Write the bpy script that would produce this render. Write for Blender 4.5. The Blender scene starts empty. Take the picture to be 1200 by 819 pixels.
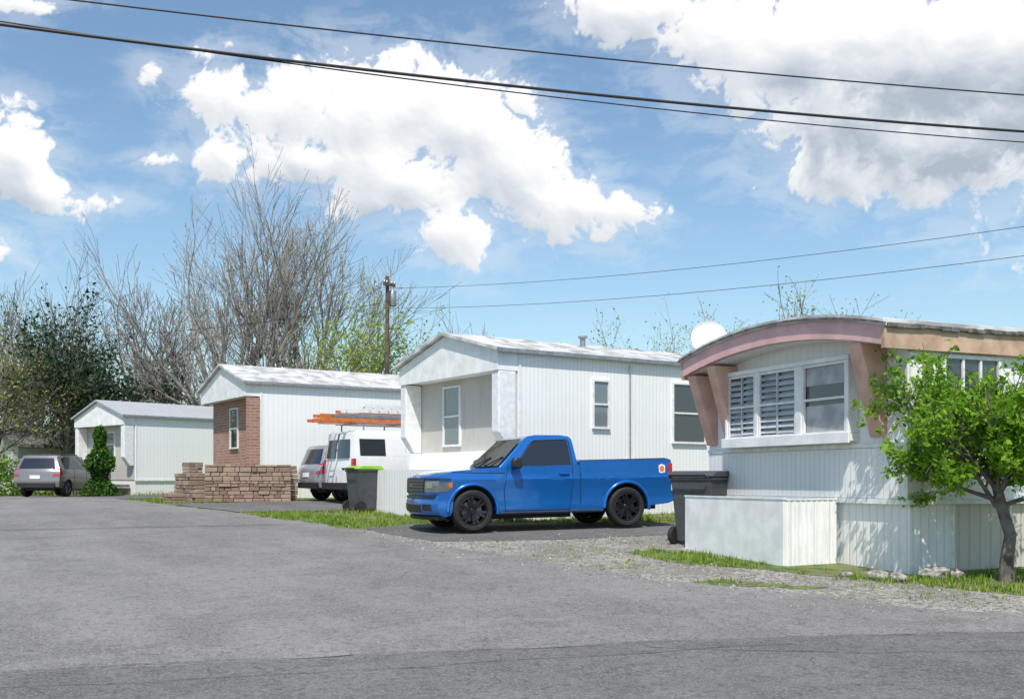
import bpy, bmesh, math, random
import numpy as np
from mathutils import Vector, Matrix, noise
R=math.radians
scene=bpy.context.scene
# ------------------------------------------------------------------ materials
class NT:
    def __init__(s,nt): s.nt=nt; s.n=nt.nodes; s.l=nt.links
    def add(s,t,**k):
        nd=s.n.new(t)
        for a,b in k.items(): setattr(nd,a,b)
        return nd
    def link(s,a,b): s.l.new(a,b)
    def inp(s,sock,v):
        if isinstance(v,bpy.types.NodeSocket): s.l.new(v,sock)
        else: sock.default_value=v
    def m(s,op,a,b=None,c=None,clamp=False):
        nd=s.n.new('ShaderNodeMath'); nd.operation=op; nd.use_clamp=clamp
        s.inp(nd.inputs[0],a)
        if b is not None: s.inp(nd.inputs[1],b)
        if c is not None: s.inp(nd.inputs[2],c)
        return nd.outputs[0]
    def ss(s,v,lo,hi):
        nd=s.n.new('ShaderNodeMapRange'); nd.interpolation_type='SMOOTHSTEP'
        s.inp(nd.inputs[0],v); nd.inputs[1].default_value=lo; nd.inputs[2].default_value=hi
        return nd.outputs[0]
    def mix(s,f,a,b,bt='MIX'):
        nd=s.n.new('ShaderNodeMix'); nd.data_type='RGBA'; nd.blend_type=bt
        s.inp(nd.inputs[0],f)
        for i,v in ((6,a),(7,b)):
            if isinstance(v,(tuple,list)): v=tuple(v)+((1,) if len(v)==3 else ())
            s.inp(nd.inputs[i],v)
        return nd.outputs[2]
    def noise(s,vec,scale,detail=6,rough=.55,dist=0):
        nd=s.n.new('ShaderNodeTexNoise'); s.inp(nd.inputs['Vector'],vec)
        nd.inputs['Scale'].default_value=scale; nd.inputs['Detail'].default_value=detail
        nd.inputs['Roughness'].default_value=rough; nd.inputs['Distortion'].default_value=dist
        return nd.outputs['Fac']
    def comb(s,x,y,z):
        nd=s.n.new('ShaderNodeCombineXYZ'); s.inp(nd.inputs[0],x); s.inp(nd.inputs[1],y); s.inp(nd.inputs[2],z); return nd.outputs[0]

def newmat(name):
    m=bpy.data.materials.new(name); m.use_nodes=True
    t=NT(m.node_tree); b=m.node_tree.nodes['Principled BSDF']
    tc=t.add('ShaderNodeTexCoord').outputs['Object']
    return m,t,b,tc
def bump(t,b,h,strength=.3,dist=.02):
    bp=t.add('ShaderNodeBump'); bp.inputs['Strength'].default_value=strength; bp.inputs['Distance'].default_value=dist
    t.link(h,bp.inputs['Height']); t.link(bp.outputs[0],b.inputs['Normal'])
def simple(name,col,rough=.6,metal=0,var=.15,vs=6,bmp=0,bs=40,coat=0,spec=.5):
    m,t,b,tc=newmat(name)
    f=t.noise(tc,vs,4)
    c2=tuple(max(0,x*(1-var*1.6)) for x in col); c1=tuple(min(1,x*(1+var*.6)) for x in col)
    t.link(t.mix(t.ss(f,.3,.7),c2,c1),b.inputs['Base Color'])
    b.inputs['Roughness'].default_value=rough; b.inputs['Metallic'].default_value=metal
    b.inputs['Coat Weight'].default_value=coat; b.inputs['Coat Roughness'].default_value=.05
    b.inputs['Specular IOR Level'].default_value=spec
    if bmp: bump(t,b,t.noise(tc,bs,3),bmp,.01)
    return m
def siding(name,col,period=.1,dirt=.25,strength=.5,horizontal=False,rough=.5,line=.16):
    m,t,b,tc=newmat(name)
    sp=t.add('ShaderNodeSeparateXYZ'); t.link(tc,sp.inputs[0])
    u=sp.outputs[2] if horizontal else t.m('ADD',sp.outputs[0],sp.outputs[1])
    ph=t.m('FRACT',t.m('DIVIDE',u,period))
    gr=t.m('SUBTRACT',1,t.ss(t.m('ABSOLUTE',t.m('SUBTRACT',ph,.5)),.36,.47))
    big=t.noise(tc,.9,4,.6)
    streak=t.noise(t.comb(t.m('MULTIPLY',t.m('ADD',sp.outputs[0],sp.outputs[1]),7),0,t.m('MULTIPLY',sp.outputs[2],.7)),1,4,.65)
    d=t.m('MULTIPLY',t.ss(t.m('MULTIPLY',t.m('ADD',big,streak),.5),.47,.72),dirt)
    c=t.mix(d,col,(col[0]*.62,col[1]*.60,col[2]*.54))
    wn=t.add('ShaderNodeTexWhiteNoise',noise_dimensions='1D'); t.link(t.m('FLOOR',t.m('DIVIDE',u,period*6)),wn.inputs['W'])
    c=t.mix(t.m('MULTIPLY',wn.outputs[0],.06),c,(col[0]*.7,col[1]*.7,col[2]*.7))
    c=t.mix(t.m('MULTIPLY',t.m('SUBTRACT',1,gr),line),c,(col[0]*.4,col[1]*.42,col[2]*.45))
    t.link(c,b.inputs['Base Color']); b.inputs['Roughness'].default_value=rough
    bump(t,b,t.m('ADD',gr,t.m('MULTIPLY',big,.6)),strength*.6,.012)
    return m
def leafmat(name,c1,c2,trans=.4):
    m=bpy.data.materials.new(name); m.use_nodes=True; t=NT(m.node_tree)
    for n in list(t.n): t.n.remove(n)
    tc=t.add('ShaderNodeTexCoord').outputs['Object']
    g=t.add('ShaderNodeNewGeometry')
    f=t.m('ADD',t.m('MULTIPLY',t.noise(tc,1.3,2),.6),t.m('MULTIPLY',g.outputs['Random Per Island'],.5))
    c=t.mix(t.ss(f,.25,.85),c1,c2)
    d=t.add('ShaderNodeBsdfDiffuse'); tr=t.add('ShaderNodeBsdfTranslucent'); mx=t.add('ShaderNodeMixShader')
    t.link(c,d.inputs[0]); t.link(c,tr.inputs[0]); mx.inputs[0].default_value=trans
    t.link(d.outputs[0],mx.inputs[1]); t.link(tr.outputs[0],mx.inputs[2])
    o=t.add('ShaderNodeOutputMaterial'); t.link(mx.outputs[0],o.inputs[0]); return m

def asphalt(name,lo,hi,crack=1.0):
    m,t,b,tc=newmat(name)
    big=t.noise(tc,.22,5,.6,.6); med=t.noise(tc,2.2,5,.65); fine=t.noise(tc,48,2,.7); fine2=t.noise(tc,14,3,.6); stain=t.noise(tc,.75,6,.7,1.2)
    sp=t.add('ShaderNodeSeparateXYZ'); t.link(tc,sp.inputs[0])
    al=t.m('ADD',t.m('MULTIPLY',sp.outputs[0],-.52),t.m('MULTIPLY',sp.outputs[1],.85))
    ac=t.m('ADD',t.m('MULTIPLY',sp.outputs[0],.85),t.m('MULTIPLY',sp.outputs[1],.52))
    streak=t.noise(t.comb(t.m('MULTIPLY',ac,1.1),t.m('MULTIPLY',al,.15),0),1,4,.6)
    f=t.m('ADD',t.m('MULTIPLY',big,.4),t.m('ADD',t.m('MULTIPLY',med,.3),t.m('MULTIPLY',streak,.3)))
    c=t.mix(t.ss(f,.40,.60),lo,hi)
    c=t.mix(t.m('MULTIPLY',t.ss(stain,.52,.64),.45),c,tuple(x*.62 for x in lo))
    c=t.mix(t.m('MULTIPLY',t.ss(fine,.4,.68),.6),c,tuple(x*1.75 for x in hi),)
    c=t.mix(t.m('MULTIPLY',t.ss(fine2,.48,.72),.5),c,tuple(x*.42 for x in lo))
    wv=t.add('ShaderNodeVectorMath',operation='ADD'); t.link(tc,wv.inputs[0])
    nz=t.add('ShaderNodeTexNoise'); nz.inputs['Scale'].default_value=1.1; nz.inputs['Detail'].default_value=4; t.link(tc,nz.inputs['Vector']); t.link(nz.outputs['Color'],wv.inputs[1])
    vo=t.add('ShaderNodeTexVoronoi',feature='DISTANCE_TO_EDGE'); vo.inputs['Scale'].default_value=.28; t.link(wv.outputs[0],vo.inputs['Vector'])
    ck=t.m('MULTIPLY',t.m('SUBTRACT',1,t.ss(vo.outputs['Distance'],.001,.0035)),t.ss(t.noise(tc,.5,2),.46,.60))
    ck=t.m('MULTIPLY',ck,.45*crack)
    c=t.mix(ck,c,(.06,.06,.06))
    t.link(c,b.inputs['Base Color']); b.inputs['Roughness'].default_value=.85; b.inputs['Specular IOR Level'].default_value=.3
    bump(t,b,t.m('SUBTRACT',t.m('ADD',fine,t.m('MULTIPLY',fine2,.7)),ck),.7,.016)
    return m

M={}
M['asphalt']=asphalt('asphalt_weathered',(.140,.133,.127),(.215,.205,.197),.8)
M['asphalt_street']=asphalt('asphalt_street',(.100,.096,.093),(.160,.153,.148),1.0)
M['asphalt_drive']=asphalt('asphalt_drive',(.092,.089,.086),(.145,.140,.136),.4)
def gravelmat():
    m,t,b,tc=newmat('gravel')
    vo=t.add('ShaderNodeTexVoronoi'); vo.inputs['Scale'].default_value=24; t.link(tc,vo.inputs['Vector'])
    sp=t.add('ShaderNodeSeparateColor'); t.link(vo.outputs['Color'],sp.inputs[0])
    big=t.noise(tc,.8,5,.65)
    c=t.mix(sp.outputs[0],(.11,.10,.09),(.42,.40,.36))
    c=t.mix(t.m('MULTIPLY',t.ss(big,.42,.62),.7),c,(.17,.155,.135))
    gr=t.ss(t.m('ADD',t.m('MULTIPLY',t.noise(tc,.5,5,.7),.6),t.m('MULTIPLY',t.noise(tc,6,3),.4)),.52,.62)
    c=t.mix(t.m('MULTIPLY',gr,.55),c,(.12,.14,.06))
    t.link(c,b.inputs['Base Color']); b.inputs['Roughness'].default_value=.95
    bump(t,b,t.m('SUBTRACT',1,vo.outputs['Distance']),.8,.02); return m
M['gravel']=gravelmat()
def grassmat():
    m,t,b,tc=newmat('grass_ground')
    big=t.noise(tc,.5,5,.65); med=t.noise(tc,5,4,.6); fine=t.noise(tc,60,2)
    c=t.mix(t.ss(med,.35,.65),(.06,.105,.02),(.17,.22,.05))
    c=t.mix(t.ss(big,.48,.64),c,(.22,.19,.13))
    c=t.mix(t.m('MULTIPLY',t.ss(fine,.5,.7),.5),c,(.24,.27,.10))
    t.link(c,b.inputs['Base Color']); b.inputs['Roughness'].default_value=1
    bump(t,b,t.m('ADD',med,fine),.8,.04); return m
M['grass_ground']=grassmat()
M['blade']=leafmat('grass_blades',(.11,.20,.025),(.32,.41,.08),.3)
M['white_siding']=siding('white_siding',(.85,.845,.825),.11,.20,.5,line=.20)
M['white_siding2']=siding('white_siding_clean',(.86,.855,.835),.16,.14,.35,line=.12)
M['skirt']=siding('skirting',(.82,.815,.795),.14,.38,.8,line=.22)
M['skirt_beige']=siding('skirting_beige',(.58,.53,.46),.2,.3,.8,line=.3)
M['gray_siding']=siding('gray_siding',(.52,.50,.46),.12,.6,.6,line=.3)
M['pink']=simple('pink_fascia',(.68,.42,.41),.6,var=.10,vs=3,bmp=.15,bs=20)
M['tan']=simple('tan_fascia',(.56,.38,.27),.6,var=.2,vs=3,bmp=.15,bs=20)
M['salmon']=simple('salmon_fin',(.68,.41,.33),.6,var=.12,vs=3)
M['white']=simple('white_paint',(.84,.84,.825),.45,var=.09,vs=3)
M['whitetrim']=simple('white_trim',(.80,.80,.785),.5,var=.08,vs=8)
M['roofwhite']=simple('roof_white',(.60,.59,.57),.6,var=.28,vs=2,bmp=.3,bs=5)
M['roofgray']=siding('roof_metal_gray',(.42,.43,.44),.3,.3,.6)
M['roofedge']=simple('roof_edge',(.17,.16,.15),.7,var=.4,vs=8)
M['dark']=simple('dark_plastic',(.02,.02,.022),.5,var=.1)
M['grille']=simple('grille_black',(.012,.012,.014),.35,var=.1)
M['binplastic']=simple('bin_plastic',(.065,.07,.078),.45,var=.15)
M['lime']=simple('lime_plastic',(.25,.5,.03),.45,var=.1)
M['black']=simple('black_rubber',(.016,.016,.017),.75,var=.2,vs=20)
M['rim']=simple('black_rim',(.045,.045,.05),.22,.7,var=.1)
M['disc']=simple('brake_disc',(.25,.25,.26),.4,.8)
M['chrome']=simple('chrome',(.6,.6,.62),.15,1,var=.05)
M['steel']=simple('galvanised',(.4,.41,.43),.4,.7)
M['blue']=simple('blue_car_paint',(.008,.145,.50),.24,.4,var=.04,vs=2,coat=1)
M['bluedark']=simple('dark_seam',(.004,.02,.07),.5,var=.1)
M['carwhite']=simple('white_car_paint',(.80,.80,.80),.3,var=.03,coat=.6)
M['silver']=simple('silver_car_paint',(.42,.43,.45),.3,.5,var=.03,coat=.6)
M['graycar']=simple('gray_car_paint',(.26,.25,.25),.3,.5,var=.03,coat=.8)
M['red']=simple('red_lens',(.45,.02,.02),.15,coat=1)
M['amber']=simple('amber_lens',(.7,.22,.03),.15,coat=1)
M['orange']=simple('orange_fibreglass',(.65,.17,.04),.5)
M['lens']=simple('lamp_lens',(.18,.20,.23),.08,.4,coat=1)
M['pole']=simple('pole_wood',(.12,.09,.07),.9,var=.3)
M['wire']=simple('wire',(.02,.02,.022),.6)
M['bark']=simple('bark',(.17,.15,.13),.95,var=.35,vs=5,bmp=.6,bs=25)
M['barkfar']=simple('bark_gray',(.19,.17,.155),.95,var=.3,vs=2)
M['barklight']=simple('bark_maple',(.27,.245,.22),.95,var=.3,vs=2)
M['stonerock']=simple('rock',(.32,.30,.27),.9,var=.45,vs=14,bmp=.6,bs=12)
M['fencewood']=simple('weathered_wood',(.22,.2,.19),.9,var=.3)
M['blind']=simple('louvre_glass',(.46,.50,.54),.2,var=.15,vs=4)
M['tar']=simple('tar',(.05,.05,.05),.7)
M['mortar']=simple('mortar',(.12,.09,.075),.95)
M['roller']=simple('roller_blind',(.46,.47,.48),.7,var=.2,vs=3)
def glassmat(name,col,rough=.03):
    m,t,b,tc=newmat(name); b.inputs['Base Color'].default_value=col+(1,)
    b.inputs['Roughness'].default_value=rough; b.inputs['Specular IOR Level'].default_value=.8; b.inputs['Coat Weight'].default_value=.5
    bump(t,b,t.noise(tc,1.5,2),.04,.02); return m
M['glass']=glassmat('dark_glass',(.012,.015,.02))
M['glassw']=glassmat('window_glass',(.045,.055,.065))
M['glassl']=glassmat('curtained_glass',(.16,.19,.22),.06)
def brickmat():
    m,t,b,tc=newmat('red_brick')
    sp=t.add('ShaderNodeSeparateXYZ'); t.link(tc,sp.inputs[0])
    v=t.comb(t.m('ADD',sp.outputs[0],sp.outputs[1]),sp.outputs[2],0)
    br=t.add('ShaderNodeTexBrick'); t.link(v,br.inputs['Vector'])
    br.inputs['Scale'].default_value=1; br.inputs['Brick Width'].default_value=.3; br.inputs['Row Height'].default_value=.1; br.inputs['Mortar Size'].default_value=.012
    br.inputs['Color1'].default_value=(.30,.13,.085,1); br.inputs['Color2'].default_value=(.44,.23,.155,1); br.inputs['Mortar'].default_value=(.42,.37,.33,1)
    t.link(t.mix(t.m('MULTIPLY',t.noise(tc,3,4),.5),br.outputs[0],(.25,.14,.10)),b.inputs['Base Color']); b.inputs['Roughness'].default_value=.9
    return m
M['brick']=brickmat()
def stonewallmat():
    m,t,b,tc=newmat('field_stone')
    g=t.add('ShaderNodeNewGeometry')
    c=t.mix(g.outputs['Random Per Island'],(.20,.13,.095),(.44,.33,.25))
    c=t.mix(t.m('MULTIPLY',t.noise(tc,9,4),.7),c,(.22,.15,.115))
    t.link(c,b.inputs['Base Color']); b.inputs['Roughness'].default_value=.95; bump(t,b,t.noise(tc,14,4),.6,.03); return m
M['stone']=stonewallmat()

# ------------------------------------------------------------------ mesh builder
class MB:
    def __init__(s): s.v=[]; s.f=[]
    def add(s,vs,fs):
        o=len(s.v); s.v.extend([tuple(v) for v in vs]); s.f.extend([tuple(i+o for i in f) for f in fs])
    def box(s,x0,x1,y0,y1,z0,z1):
        s.add([(x0,y0,z0),(x1,y0,z0),(x1,y1,z0),(x0,y1,z0),(x0,y0,z1),(x1,y0,z1),(x1,y1,z1),(x0,y1,z1)],
              [(0,3,2,1),(4,5,6,7),(0,1,5,4),(1,2,6,5),(2,3,7,6),(3,0,4,7)])
    def prism(s,poly,axis,a,b):
        n=len(poly)
        def P(p,t):
            if axis=='x': return (t,p[0],p[1])
            if axis=='y': return (p[0],t,p[1])
            return (p[0],p[1],t)
        vs=[P(p,a) for p in poly]+[P(p,b) for p in poly]
        fs=[tuple(range(n)),tuple(range(2*n-1,n-1,-1))]+[(i,(i+1)%n,n+(i+1)%n,n+i) for i in range(n)]
        s.add(vs,fs)
    def tube(s,pts,rad,n=6,cap=True):
        pts=[Vector(p) for p in pts]
        if not isinstance(rad,(list,tuple)): rad=[rad]*len(pts)
        rings=[]; prev=None
        for i,p in enumerate(pts):
            d=(pts[min(i+1,len(pts)-1)]-pts[max(i-1,0)])
            if d.length<1e-9: d=Vector((0,0,1))
            d.normalize()
            if prev is None:
                a=Vector((0,0,1)) if abs(d.z)<.9 else Vector((1,0,0)); u=d.cross(a).normalized()
            else:
                u=prev-d*prev.dot(d)
                if u.length<1e-6: u=d.orthogonal()
                u.normalize()
            prev=u; w=d.cross(u)
            rings.append([p+(u*math.cos(2*math.pi*k/n)+w*math.sin(2*math.pi*k/n))*rad[i] for k in range(n)])
        vs=[v for r in rings for v in r]; fs=[]
        for i in range(len(rings)-1):
            for k in range(n): fs.append((i*n+k,i*n+(k+1)%n,(i+1)*n+(k+1)%n,(i+1)*n+k))
        if cap: fs.append(tuple(range(n-1,-1,-1))); fs.append(tuple(range((len(rings)-1)*n,len(rings)*n)))
        s.add(vs,fs)
    def lathe(s,prof,c,axis='y',n=32):
        vs=[];fs=[]
        m=len(prof)
        for k in range(n):
            a=2*math.pi*k/n
            for r,t in prof:
                if axis=='y': vs.append((c[0]+r*math.cos(a),c[1]+t,c[2]+r*math.sin(a)))
                else: vs.append((c[0]+r*math.cos(a),c[1]+r*math.sin(a),c[2]+t))
        for k in range(n):
            k2=(k+1)%n
            for j in range(m-1): fs.append((k*m+j,k2*m+j,k2*m+j+1,k*m+j+1))
        s.add(vs,fs)
    def leaf(s,p,size,rng,up=0.0):
        a=Vector((rng.gauss(0,1),rng.gauss(0,1),rng.gauss(0,1)+up)); a.normalize()
        b=a.orthogonal().normalized(); b.rotate(Matrix.Rotation(rng.random()*6.28,3,a)); c=a.cross(b)
        h=size*rng.uniform(.6,1.25)
        p=Vector(p)
        s.add([p-b*h*.5,p+c*h*.3,p+b*h*.55,p-c*h*.3],[(0,1,2,3)])
    def obj(s,name,mat,parent=None,smooth=False,bevel=0,angle=35):
        me=bpy.data.meshes.new(name); me.from_pydata(s.v,[],s.f); me.validate(); me.update()
        if len(s.f)<60000:
            bm=bmesh.new(); bm.from_mesh(me); bmesh.ops.recalc_face_normals(bm,faces=bm.faces); bm.to_mesh(me); bm.free()
        ob=bpy.data.objects.new(name,me); scene.collection.objects.link(ob)
        me.materials.append(M[mat] if isinstance(mat,str) else mat)
        if parent: ob.parent=parent
        if smooth:
            me.shade_smooth(); me.set_sharp_from_angle(angle=R(angle))
        if bevel:
            b=ob.modifiers.new('bevel','BEVEL'); b.width=bevel; b.segments=2; b.limit_method='ANGLE'
        return ob
def empty(name,loc,rz=0,ry=0):
    e=bpy.data.objects.new(name,None); e.empty_display_size=.3; scene.collection.objects.link(e)
    e.location=loc; e.rotation_euler=(0,ry,rz); return e

# ------------------------------------------------------------------ terrain
ys=np.arange(-60,500,.5)
gz=np.interp(ys,[-60,4,8,14,20,26,33,45,60,120,400],[0,0,.05,.31,.53,.76,.95,.95,.9,.7,.3])
k=np.exp(-.5*(np.arange(-8,9)/3.)**2); k/=k.sum()
gz=np.convolve(np.pad(gz,8,mode='edge'),k,mode='valid')
def G(x,y):
    g=float(np.interp(y,ys,gz))
    l=max(0.0,-x-7)
    g-= .012*min(l,25)*min(1,max(0,(y-8)/20))*(l/(l+3))
    return g
def gridobj(name,xs,yy,mat,off=0):
    mb=MB(); nx=len(xs)
    mb.v=[(x,y,G(x,y)+off) for y in yy for x in xs]
    mb.f=[(j*nx+i,j*nx+i+1,(j+1)*nx+i+1,(j+1)*nx+i) for j in range(len(yy)-1) for i in range(nx-1)]
    return mb.obj(name,mat,smooth=True)
xs=sorted(set([-1500,-700,-350,-180,-100,-70,-55]+[round(-45+i*1.0,2) for i in range(91)]+[55,70,100,180,350,700,1500]))
yy=sorted(set([-300,-120,-60,-30,-15]+[round(-10+i*1.0,2) for i in range(81)]+[80,95,120,160,220,300,450,700,1100,2000]))
gridobj('ground',xs,yy,'grass_ground')
def sheet(name,poly,mat,off,edge=.12,seed=0,step=.35,skip=()):
    pts=[]; n=len(poly)
    for i in range(n):
        a=Vector(poly[i]); b=Vector(poly[(i+1)%n]); L=(b-a).length; m=max(1,int(L/step)) if L<60 else 1
        nn=Vector((-(b-a).y,(b-a).x)).normalized()
        for j in range(m):
            p=a+(b-a)*j/m
            w=noise.noise(Vector((p.x*1.3,p.y*1.3,seed)))*edge*1.6+noise.noise(Vector((p.x*6,p.y*6,seed+9)))*edge*.7
            pts.append(p+nn*w)
    bm=bmesh.new(); vs=[bm.verts.new((p.x,p.y,0)) for p in pts]; bm.faces.new(vs)
    bmesh.ops.triangulate(bm,faces=bm.faces[:])
    x0=min(p.x for p in pts); x1=max(p.x for p in pts); y0=min(p.y for p in pts); y1=max(p.y for p in pts)
    for ax,lo,hi in ((0,max(x0,-50),min(x1,50)),(1,max(y0,-5),min(y1,70))):
        q=math.ceil(lo)
        while q<hi:
            co=(q,0,0) if ax==0 else (0,q,0); no=(1,0,0) if ax==0 else (0,1,0)
            bmesh.ops.bisect_plane(bm,geom=bm.verts[:]+bm.edges[:]+bm.faces[:],plane_co=co,plane_no=no,dist=1e-5)
            q+=1
    for v in bm.verts: v.co.z=G(v.co.x,v.co.y)+off
    bmesh.ops.recalc_face_normals(bm,faces=bm.faces)
    me=bpy.data.meshes.new(name); bm.to_mesh(me); bm.free()
    if me.polygons and me.polygons[0].normal.z<0: me.flip_normals()
    ob=bpy.data.objects.new(name,me); scene.collection.objects.link(ob); me.materials.append(M[mat]); return ob
road_poly=[(60,4),(14,8.2),(9,9.1),(5.5,10.4),(3.7,11.7),(2.0,13.1),(.7,14.8),(-1.2,17.3),(-3.0,20.5),(-6,24.1),(-9.7,29),(-12.5,33),(-16,38),(-20,42.8),(-28,49),(-48,60),
           (-52,52),(-30,43.5),(-24,38),(-18.5,30),(-13.5,23),(-10,17.5),(-9.1,14),(-12,8.5),(-20,6),(-60,3),(-60,-8),(60,-8)]
sheet('road',road_poly,'asphalt',.020,.16,1,step=.2)
sheet('cross_street',[(60,3),(14,7.4),(8,8.8),(5,9.7),(3.2,9.5),(-.7,8.75),(-3.9,7.95),(-12,7),(-60,2),(-60,-8),(60,-8)],'asphalt_street',.026,.05,2)
sm=MB()
def ribbon(mb,pts,w,off,seed):
    P=[Vector(p) for p in pts]
    fine=[]
    for i in range(len(P)-1):
        m=max(1,int((P[i+1]-P[i]).length/.12))
        for j in range(m): fine.append(P[i].lerp(P[i+1],j/m))
    vs=[];fs=[]
    for i,p in enumerate(fine):
        d=(fine[min(i+1,len(fine)-1)]-fine[max(i-1,0)]).normalized(); nn=Vector((-d.y,d.x))
        c=p+nn*(noise.noise(Vector((p.x*1.5,p.y*1.5,seed)))*.10)
        ww=w*(.25+.9*abs(noise.noise(Vector((p.x*3,p.y*3,seed+5)))))
        for s in (-1,1):
            q=c+nn*ww*s; vs.append((q.x,q.y,G(q.x,q.y)+off))
    for i in range(len(fine)-1): fs.append((2*i,2*i+1,2*i+3,2*i+2))
    mb.add(vs,fs)
ribbon(sm,[(-8,7.35),(-3.9,7.97),(-.7,8.77),(3.2,9.52),(5,9.7),(8,8.85),(12,8)],.016,.031,3)
ribbon(sm,[(-7,6.9),(-3,7.55),(0,8.35),(2.6,9.15)],.009,.031,7)
ribbon(sm,[(1.2,8.9),(3,8.7),(6,8.9)],.009,.031,8)
sm.obj('road_seam','tar')
sheet('driveway',[(-3.0,20.9),(-2.6,20.0),(-1.3,18.15),(.6,18.5),(3.35,19.6),(3.95,22.4),(1,22.2),(-2.0,22.0)],'asphalt_drive',.014,.06,3)
sheet('driveway',[(-8.6,27.8),(-6.9,25.6),(-5.0,25.9),(3.5,31.6),(1.4,34.6),(-6.6,31.2),(-9.7,29.4)],'asphalt_drive',.014,.08,4)
sheet('driveway',[(-13.0,33.4),(-15.8,37.6),(-21,43),(-16,43),(-11,40),(-10.5,36)],'asphalt_drive',.014,.08,5)
gravel_poly=[(-1.4,17.1),(.5,14.6),(1.8,12.9),(3.5,11.5),(5.3,10.2),(7.6,9.4),(7.4,10.9),(5.7,12.3),(4.6,13.3),(3.7,14.3),(3.3,15.6),(2.9,17),(3.3,19.9),(.6,18.7),(-1.3,18.3),(-2.8,20.7),(-3.2,20.4)]
sheet('gravel',gravel_poly,'gravel',.008,.22,6)
gp1=[(1.7,16.5),(2.2,15.4),(3.0,14.6),(4.3,13.4),(4.9,13.2),(4.7,13.9),(3.8,14.7),(3.0,16.2),(2.3,16.9)]
gp2=[(2.2,12.9),(2.9,12.6),(3.6,12.35),(3.9,12.6),(3.2,13.0),(2.5,13.3)]
sheet('lawn',gp1,'grass_ground',.012,.2,7,step=.15); sheet('lawn',gp2,'grass_ground',.012,.15,8,step=.12)

def inpoly(x,y,poly):
    c=False; n=len(poly); j=n-1
    for i in range(n):
        xi,yi=poly[i]; xj,yj=poly[j]
        if (yi>y)!=(yj>y) and x<(xj-xi)*(y-yi)/(yj-yi)+xi: c=not c
        j=i
    return c
rng=random.Random(5)
gb=MB()
def tufts(poly,dens,hmin,hmax,cond=None,thr=-.15):
    x0=min(p[0] for p in poly);x1=max(p[0] for p in poly);y0=min(p[1] for p in poly);y1=max(p[1] for p in poly)
    for _ in range(int((x1-x0)*(y1-y0)*dens)):
        x=rng.uniform(x0,x1); y=rng.uniform(y0,y1)
        if not inpoly(x,y,poly): continue
        if cond and not cond(x,y): continue
        nz=noise.noise(Vector((x*.9,y*.9,3)))+.5*noise.noise(Vector((x*3,y*3,8)))
        if nz<thr: continue
        z=G(x,y); hh=rng.uniform(hmin,hmax)*(1+nz)
        for b in range(5):
            a=rng.random()*6.28; dx=math.cos(a);dy=math.sin(a); w=rng.uniform(.005,.011)
            bx=x+rng.gauss(0,.03); by=y+rng.gauss(0,.03); l=rng.uniform(.1,.7)*hh; h=hh*rng.uniform(.6,1.2)
            gb.add([(bx-dy*w,by+dx*w,z),(bx+dy*w,by-dx*w,z),(bx+dx*l,by+dy*l,z+h)],[(0,1,2)])
offroad=lambda x,y: not inpoly(x,y,road_poly)
tufts(gp1,170,.03,.10,offroad,-.15); tufts(gp2,110,.03,.07,offroad,-.1)
tufts([(4.2,13.3),(5.7,12.2),(7.6,10.8),(12,9.5),(12,15.5),(5.5,13.6)],140,.04,.12,offroad,-.25)
tufts([(-3.0,20.8),(-6.2,24.2),(-6.8,25.6),(-5,25.9),(-3.5,26.8),(-2,23.5),(2,24.3),(4.6,25.5),(4.2,22.4),(-2,22.0)],90,.04,.10,offroad,-.25)
tufts([(-9.7,29.2),(-12.8,33.4),(-10.4,34.5),(-6.6,31.5)],50,.06,.12,offroad,-.3)
tufts([(-16,43),(-10,38),(-10,36),(-14,50),(-24,50)],14,.08,.2,None,-.5)
tufts([(3.2,19.6),(3.0,17.3),(5,18.6),(8,22),(4,22.4)],60,.05,.12,None,-.3)
tufts(gravel_poly,22,.02,.05,offroad,.05)
gb.obj('grass','blade')
gs=MB()
for _ in range(11000):
    x=rng.uniform(-3.6,7.8)+rng.gauss(0,.15); y=rng.uniform(9.3,20.5)+rng.gauss(0,.15)
    if not inpoly(x+rng.gauss(0,.3),y+rng.gauss(0,.45),gravel_poly): continue
    if inpoly(x,y,gp1) and rng.random()<.7: continue
    r=rng.uniform(.006,.018)*(1 if rng.random()<.96 else 2.0); z=G(x,y)+ (.02 if inpoly(x,y,road_poly) else .008)
    a=rng.random()*3
    p=[(x+r*math.cos(a+i*1.57)*rng.uniform(.7,1.2),y+r*math.sin(a+i*1.57)*rng.uniform(.7,1.2),z) for i in range(4)]
    q=[((u[0]+x)/2,(u[1]+y)/2,z+r*rng.uniform(.6,1.1)) for u in p]
    gs.add(p+q,[(0,1,5,4),(1,2,6,5),(2,3,7,6),(3,0,4,7),(4,5,6,7)])
gs.obj('gravel_stones','stonerock')

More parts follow.
